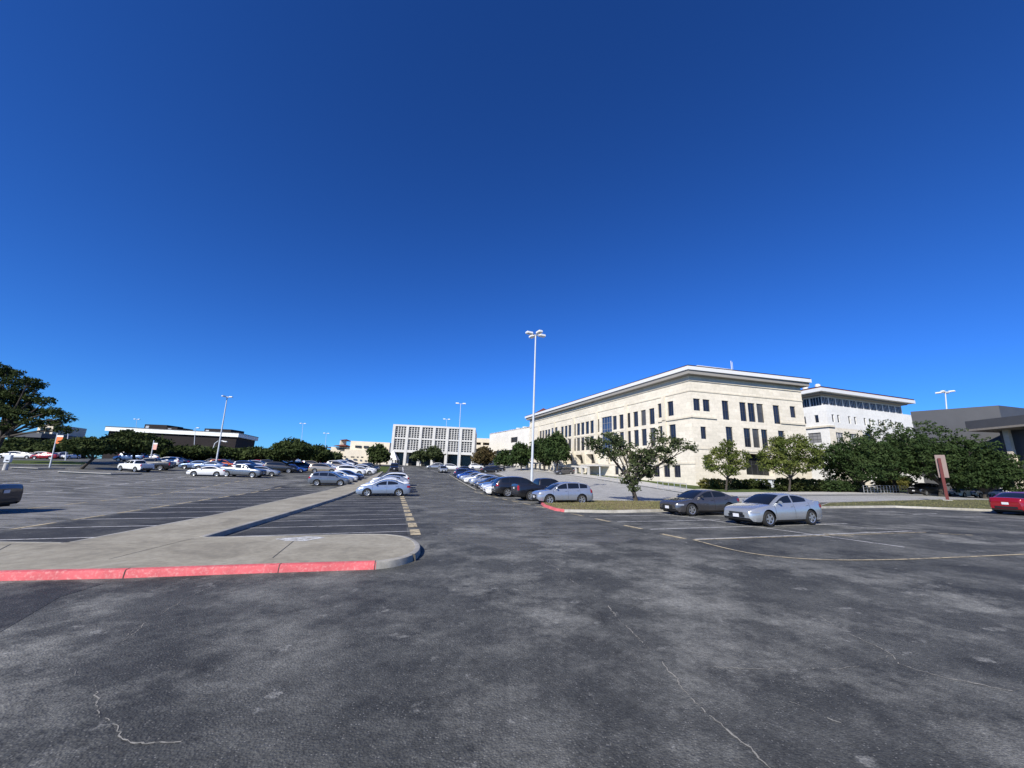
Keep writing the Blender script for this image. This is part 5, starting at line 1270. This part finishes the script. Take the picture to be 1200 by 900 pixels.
# banner poles
for (bx_, tx, ty, Y, lab, fl_, py0, py1, s_) in ((60, 67.5, 508, 57, 'white pole carrying an orange and white banner on the lawn', 1, 510, 520, 1), (76, 80, 508, 80, 'bare white pole among the cars behind the lawn', 0, 0, 0, 1), (176, 180.5, 516, 70, 'slim pole with a pink white banner before the wide rounded oak', 2, 519, 527, 1)):
    b = pz(bx_, 542, Y); b = G((b.x, Y)); t = pz(tx, ty, Y); root = thing('banner_pole', b, lab, 'pole')
    m = MB(); m.tube([(0, 0, -.1), t-b], [.10, .07], 8); m.build('pole', M['white_metal'], root, origin=(0, 0, 0))
    if fl_:
        a, c = pz(tx-.6+.3, py0, Y), pz(tx+(4.4 if fl_ == 1 else 2.6), py1, Y); m = MB(); w_ = c.x-a.x; hh = a.z-c.z
        m.prism([(a.x-b.x, -.03), (a.x-b.x+w_, -.03), (a.x-b.x+w_, .03), (a.x-b.x, .03)], c.z-b.z, c.z-b.z+hh*.8, 0); m.prism([(a.x-b.x, -.035), (a.x-b.x+w_, -.035), (a.x-b.x+w_, .035), (a.x-b.x, .035)], c.z-b.z+hh*.802, c.z-b.z+hh, 1)
        m.build('banner', [M['banner'] if fl_ == 1 else flat('pink_banner', (.62, .34, .28), .8), M['banner_white']], root, origin=(0, 0, 0))
# pay station
q = G(at(5.5, 551)); root = thing('pay_station', q, 'white notice box with a dark slot on a pale concrete post', 'pay station')
m = MB(); m.tube([(0, 0, -.1), (0, 0, .78), (.02, 0, .82)], [.24, .23, .16], 14); m.build('post', M['pale_concrete'], root, origin=(0, 0, 0), smooth=True)
m = MB(); m.box((0, 0, 1.42), (.78, .3, .95), bev=.04); m.box((-.05, 0, 2.0), (.16, .16, .3), bev=.02); bo = m.build('box', M['white_metal'], root, origin=(0, 0, 0))
m = MB(); m.box((.1, -.16, 1.2), (.36, .02, .16)); m.build('slot', M['black'], bo, origin=(0, 0, 0))
# red post sign
q = at(1111, 588.2); b = G(q, .13); t = pz(1103, 537, q.y); root = thing('post_sign', b, 'tall dark red post carrying a blank grey pink panel, on the grass island', 'sign')
root.rotation_euler.z = -.83; hh = t.z-b.z; m = MB(); m.box((0, 0, hh/2), (.24, .2, hh), bev=.02); m.build('post', M['red_post'], root, origin=(0, 0, 0))
a, c = pz(1098, 533, q.y), pz(1111, 560, q.y); m = MB(); m.box((.08, .17, (a.z+c.z)/2-b.z), (.74, .12, a.z-c.z), bev=.02); m.build('panel', M['sign_panel'], root, origin=(0, 0, 0))
m = MB(); m.box((0, 0, .03), (.7, .5, .08), bev=.02); m.build('footing', M['pale_concrete'], root, origin=(0, 0, 0))
# pale post behind
q = at(1123, 577.5); root = thing('bollard_post', G(q), 'pale blue white post beside the white sedan under the dark oaks', 'post'); m = MB(); t = pz(1121, 548, q.y); m.tube([(0, 0, 0), (t.x-q.x, 0, t.z-root.location.z)], [.24, .16], 10); m.build('shaft', M['white_metal'], root, origin=(0, 0, 0), smooth=True)
# railings
def railing(label, p0, p1, h, n, name='railing', mat='grey_metal', rr=.035, rails=3, cat='railing'):
    p0, p1 = Vector(p0), Vector(p1); c = (p0+p1)/2; root = thing(name, G(c), label, cat); b = root.location
    for k in range(n+1):
        p = p0+(p1-p0)*k/n; m = MB(); z = gz(p.x, p.y)+.1-b.z; m.tube([(p.x-b.x, p.y-b.y, z-.2), (p.x-b.x, p.y-b.y, z+h)], rr, 6); m.build('post', M[mat], root, origin=(0, 0, 0))
    for j in range(rails):
        z = h*(1-j/rails*.9); m = MB(); m.tube([(p.x-b.x, p.y-b.y, gz(p.x, p.y)+.1-b.z+z) for p in (p0, c, p1)], rr*.9, 6); m.build('rail', M[mat], root, origin=(0, 0, 0))
railing('grey steel railing of many bars in front of the yellowing bush', at(1013, 579), at(1064, 578.5), 1.1, 14)
railing('short grey handrail by the walk at the corner of the limestone building', at(771, 573.5), at(805, 577.5), 1.0, 5, rails=2)
railing('grey handrail at the entrance canopy of the limestone building', at(700, 563), at(735, 568.5), 1.0, 7, rails=2)
# white colonnade along the street
p0, p1 = at(594, 547.6)+Vector((.8, .3)), at(684, 557.2)+Vector((1.2, .3)); c = (p0+p1)/2; root = thing('colonnade', G(c), 'low white colonnade with square posts running under the street trees', 'colonnade'); b = root.location; n_ = 17
dcl = (p1-p0).normalized(); ncl = Vector((-dcl.y, dcl.x))
for k in range(n_+1):
    p = p0+(p1-p0)*k/n_; z = gz(p.x, p.y); m = MB(); m.prism([p+dcl*.22+ncl*.22, p-dcl*.22+ncl*.22, p-dcl*.22-ncl*.22, p+dcl*.22-ncl*.22], z-.2, z+1.6); m.build('post', M['pale_concrete'], root)
for k in range(n_):
    pa, pb_ = p0+(p1-p0)*k/n_, p0+(p1-p0)*(k+1)/n_; za, zb_ = gz(pa.x, pa.y), gz(pb_.x, pb_.y); m = MB()
    m.prism([pa-ncl*.3, pb_-ncl*.3, pb_+ncl*.3, pa+ncl*.3], [za+1.603, zb_+1.603, zb_+1.603, za+1.603], [za+2.0, zb_+2.0, zb_+2.0, za+2.0]); m.build('beam', M['pale_concrete'], root)

# drop helper property
for o in bpy.data.objects:
    if '_abs' in o: del o['_abs']
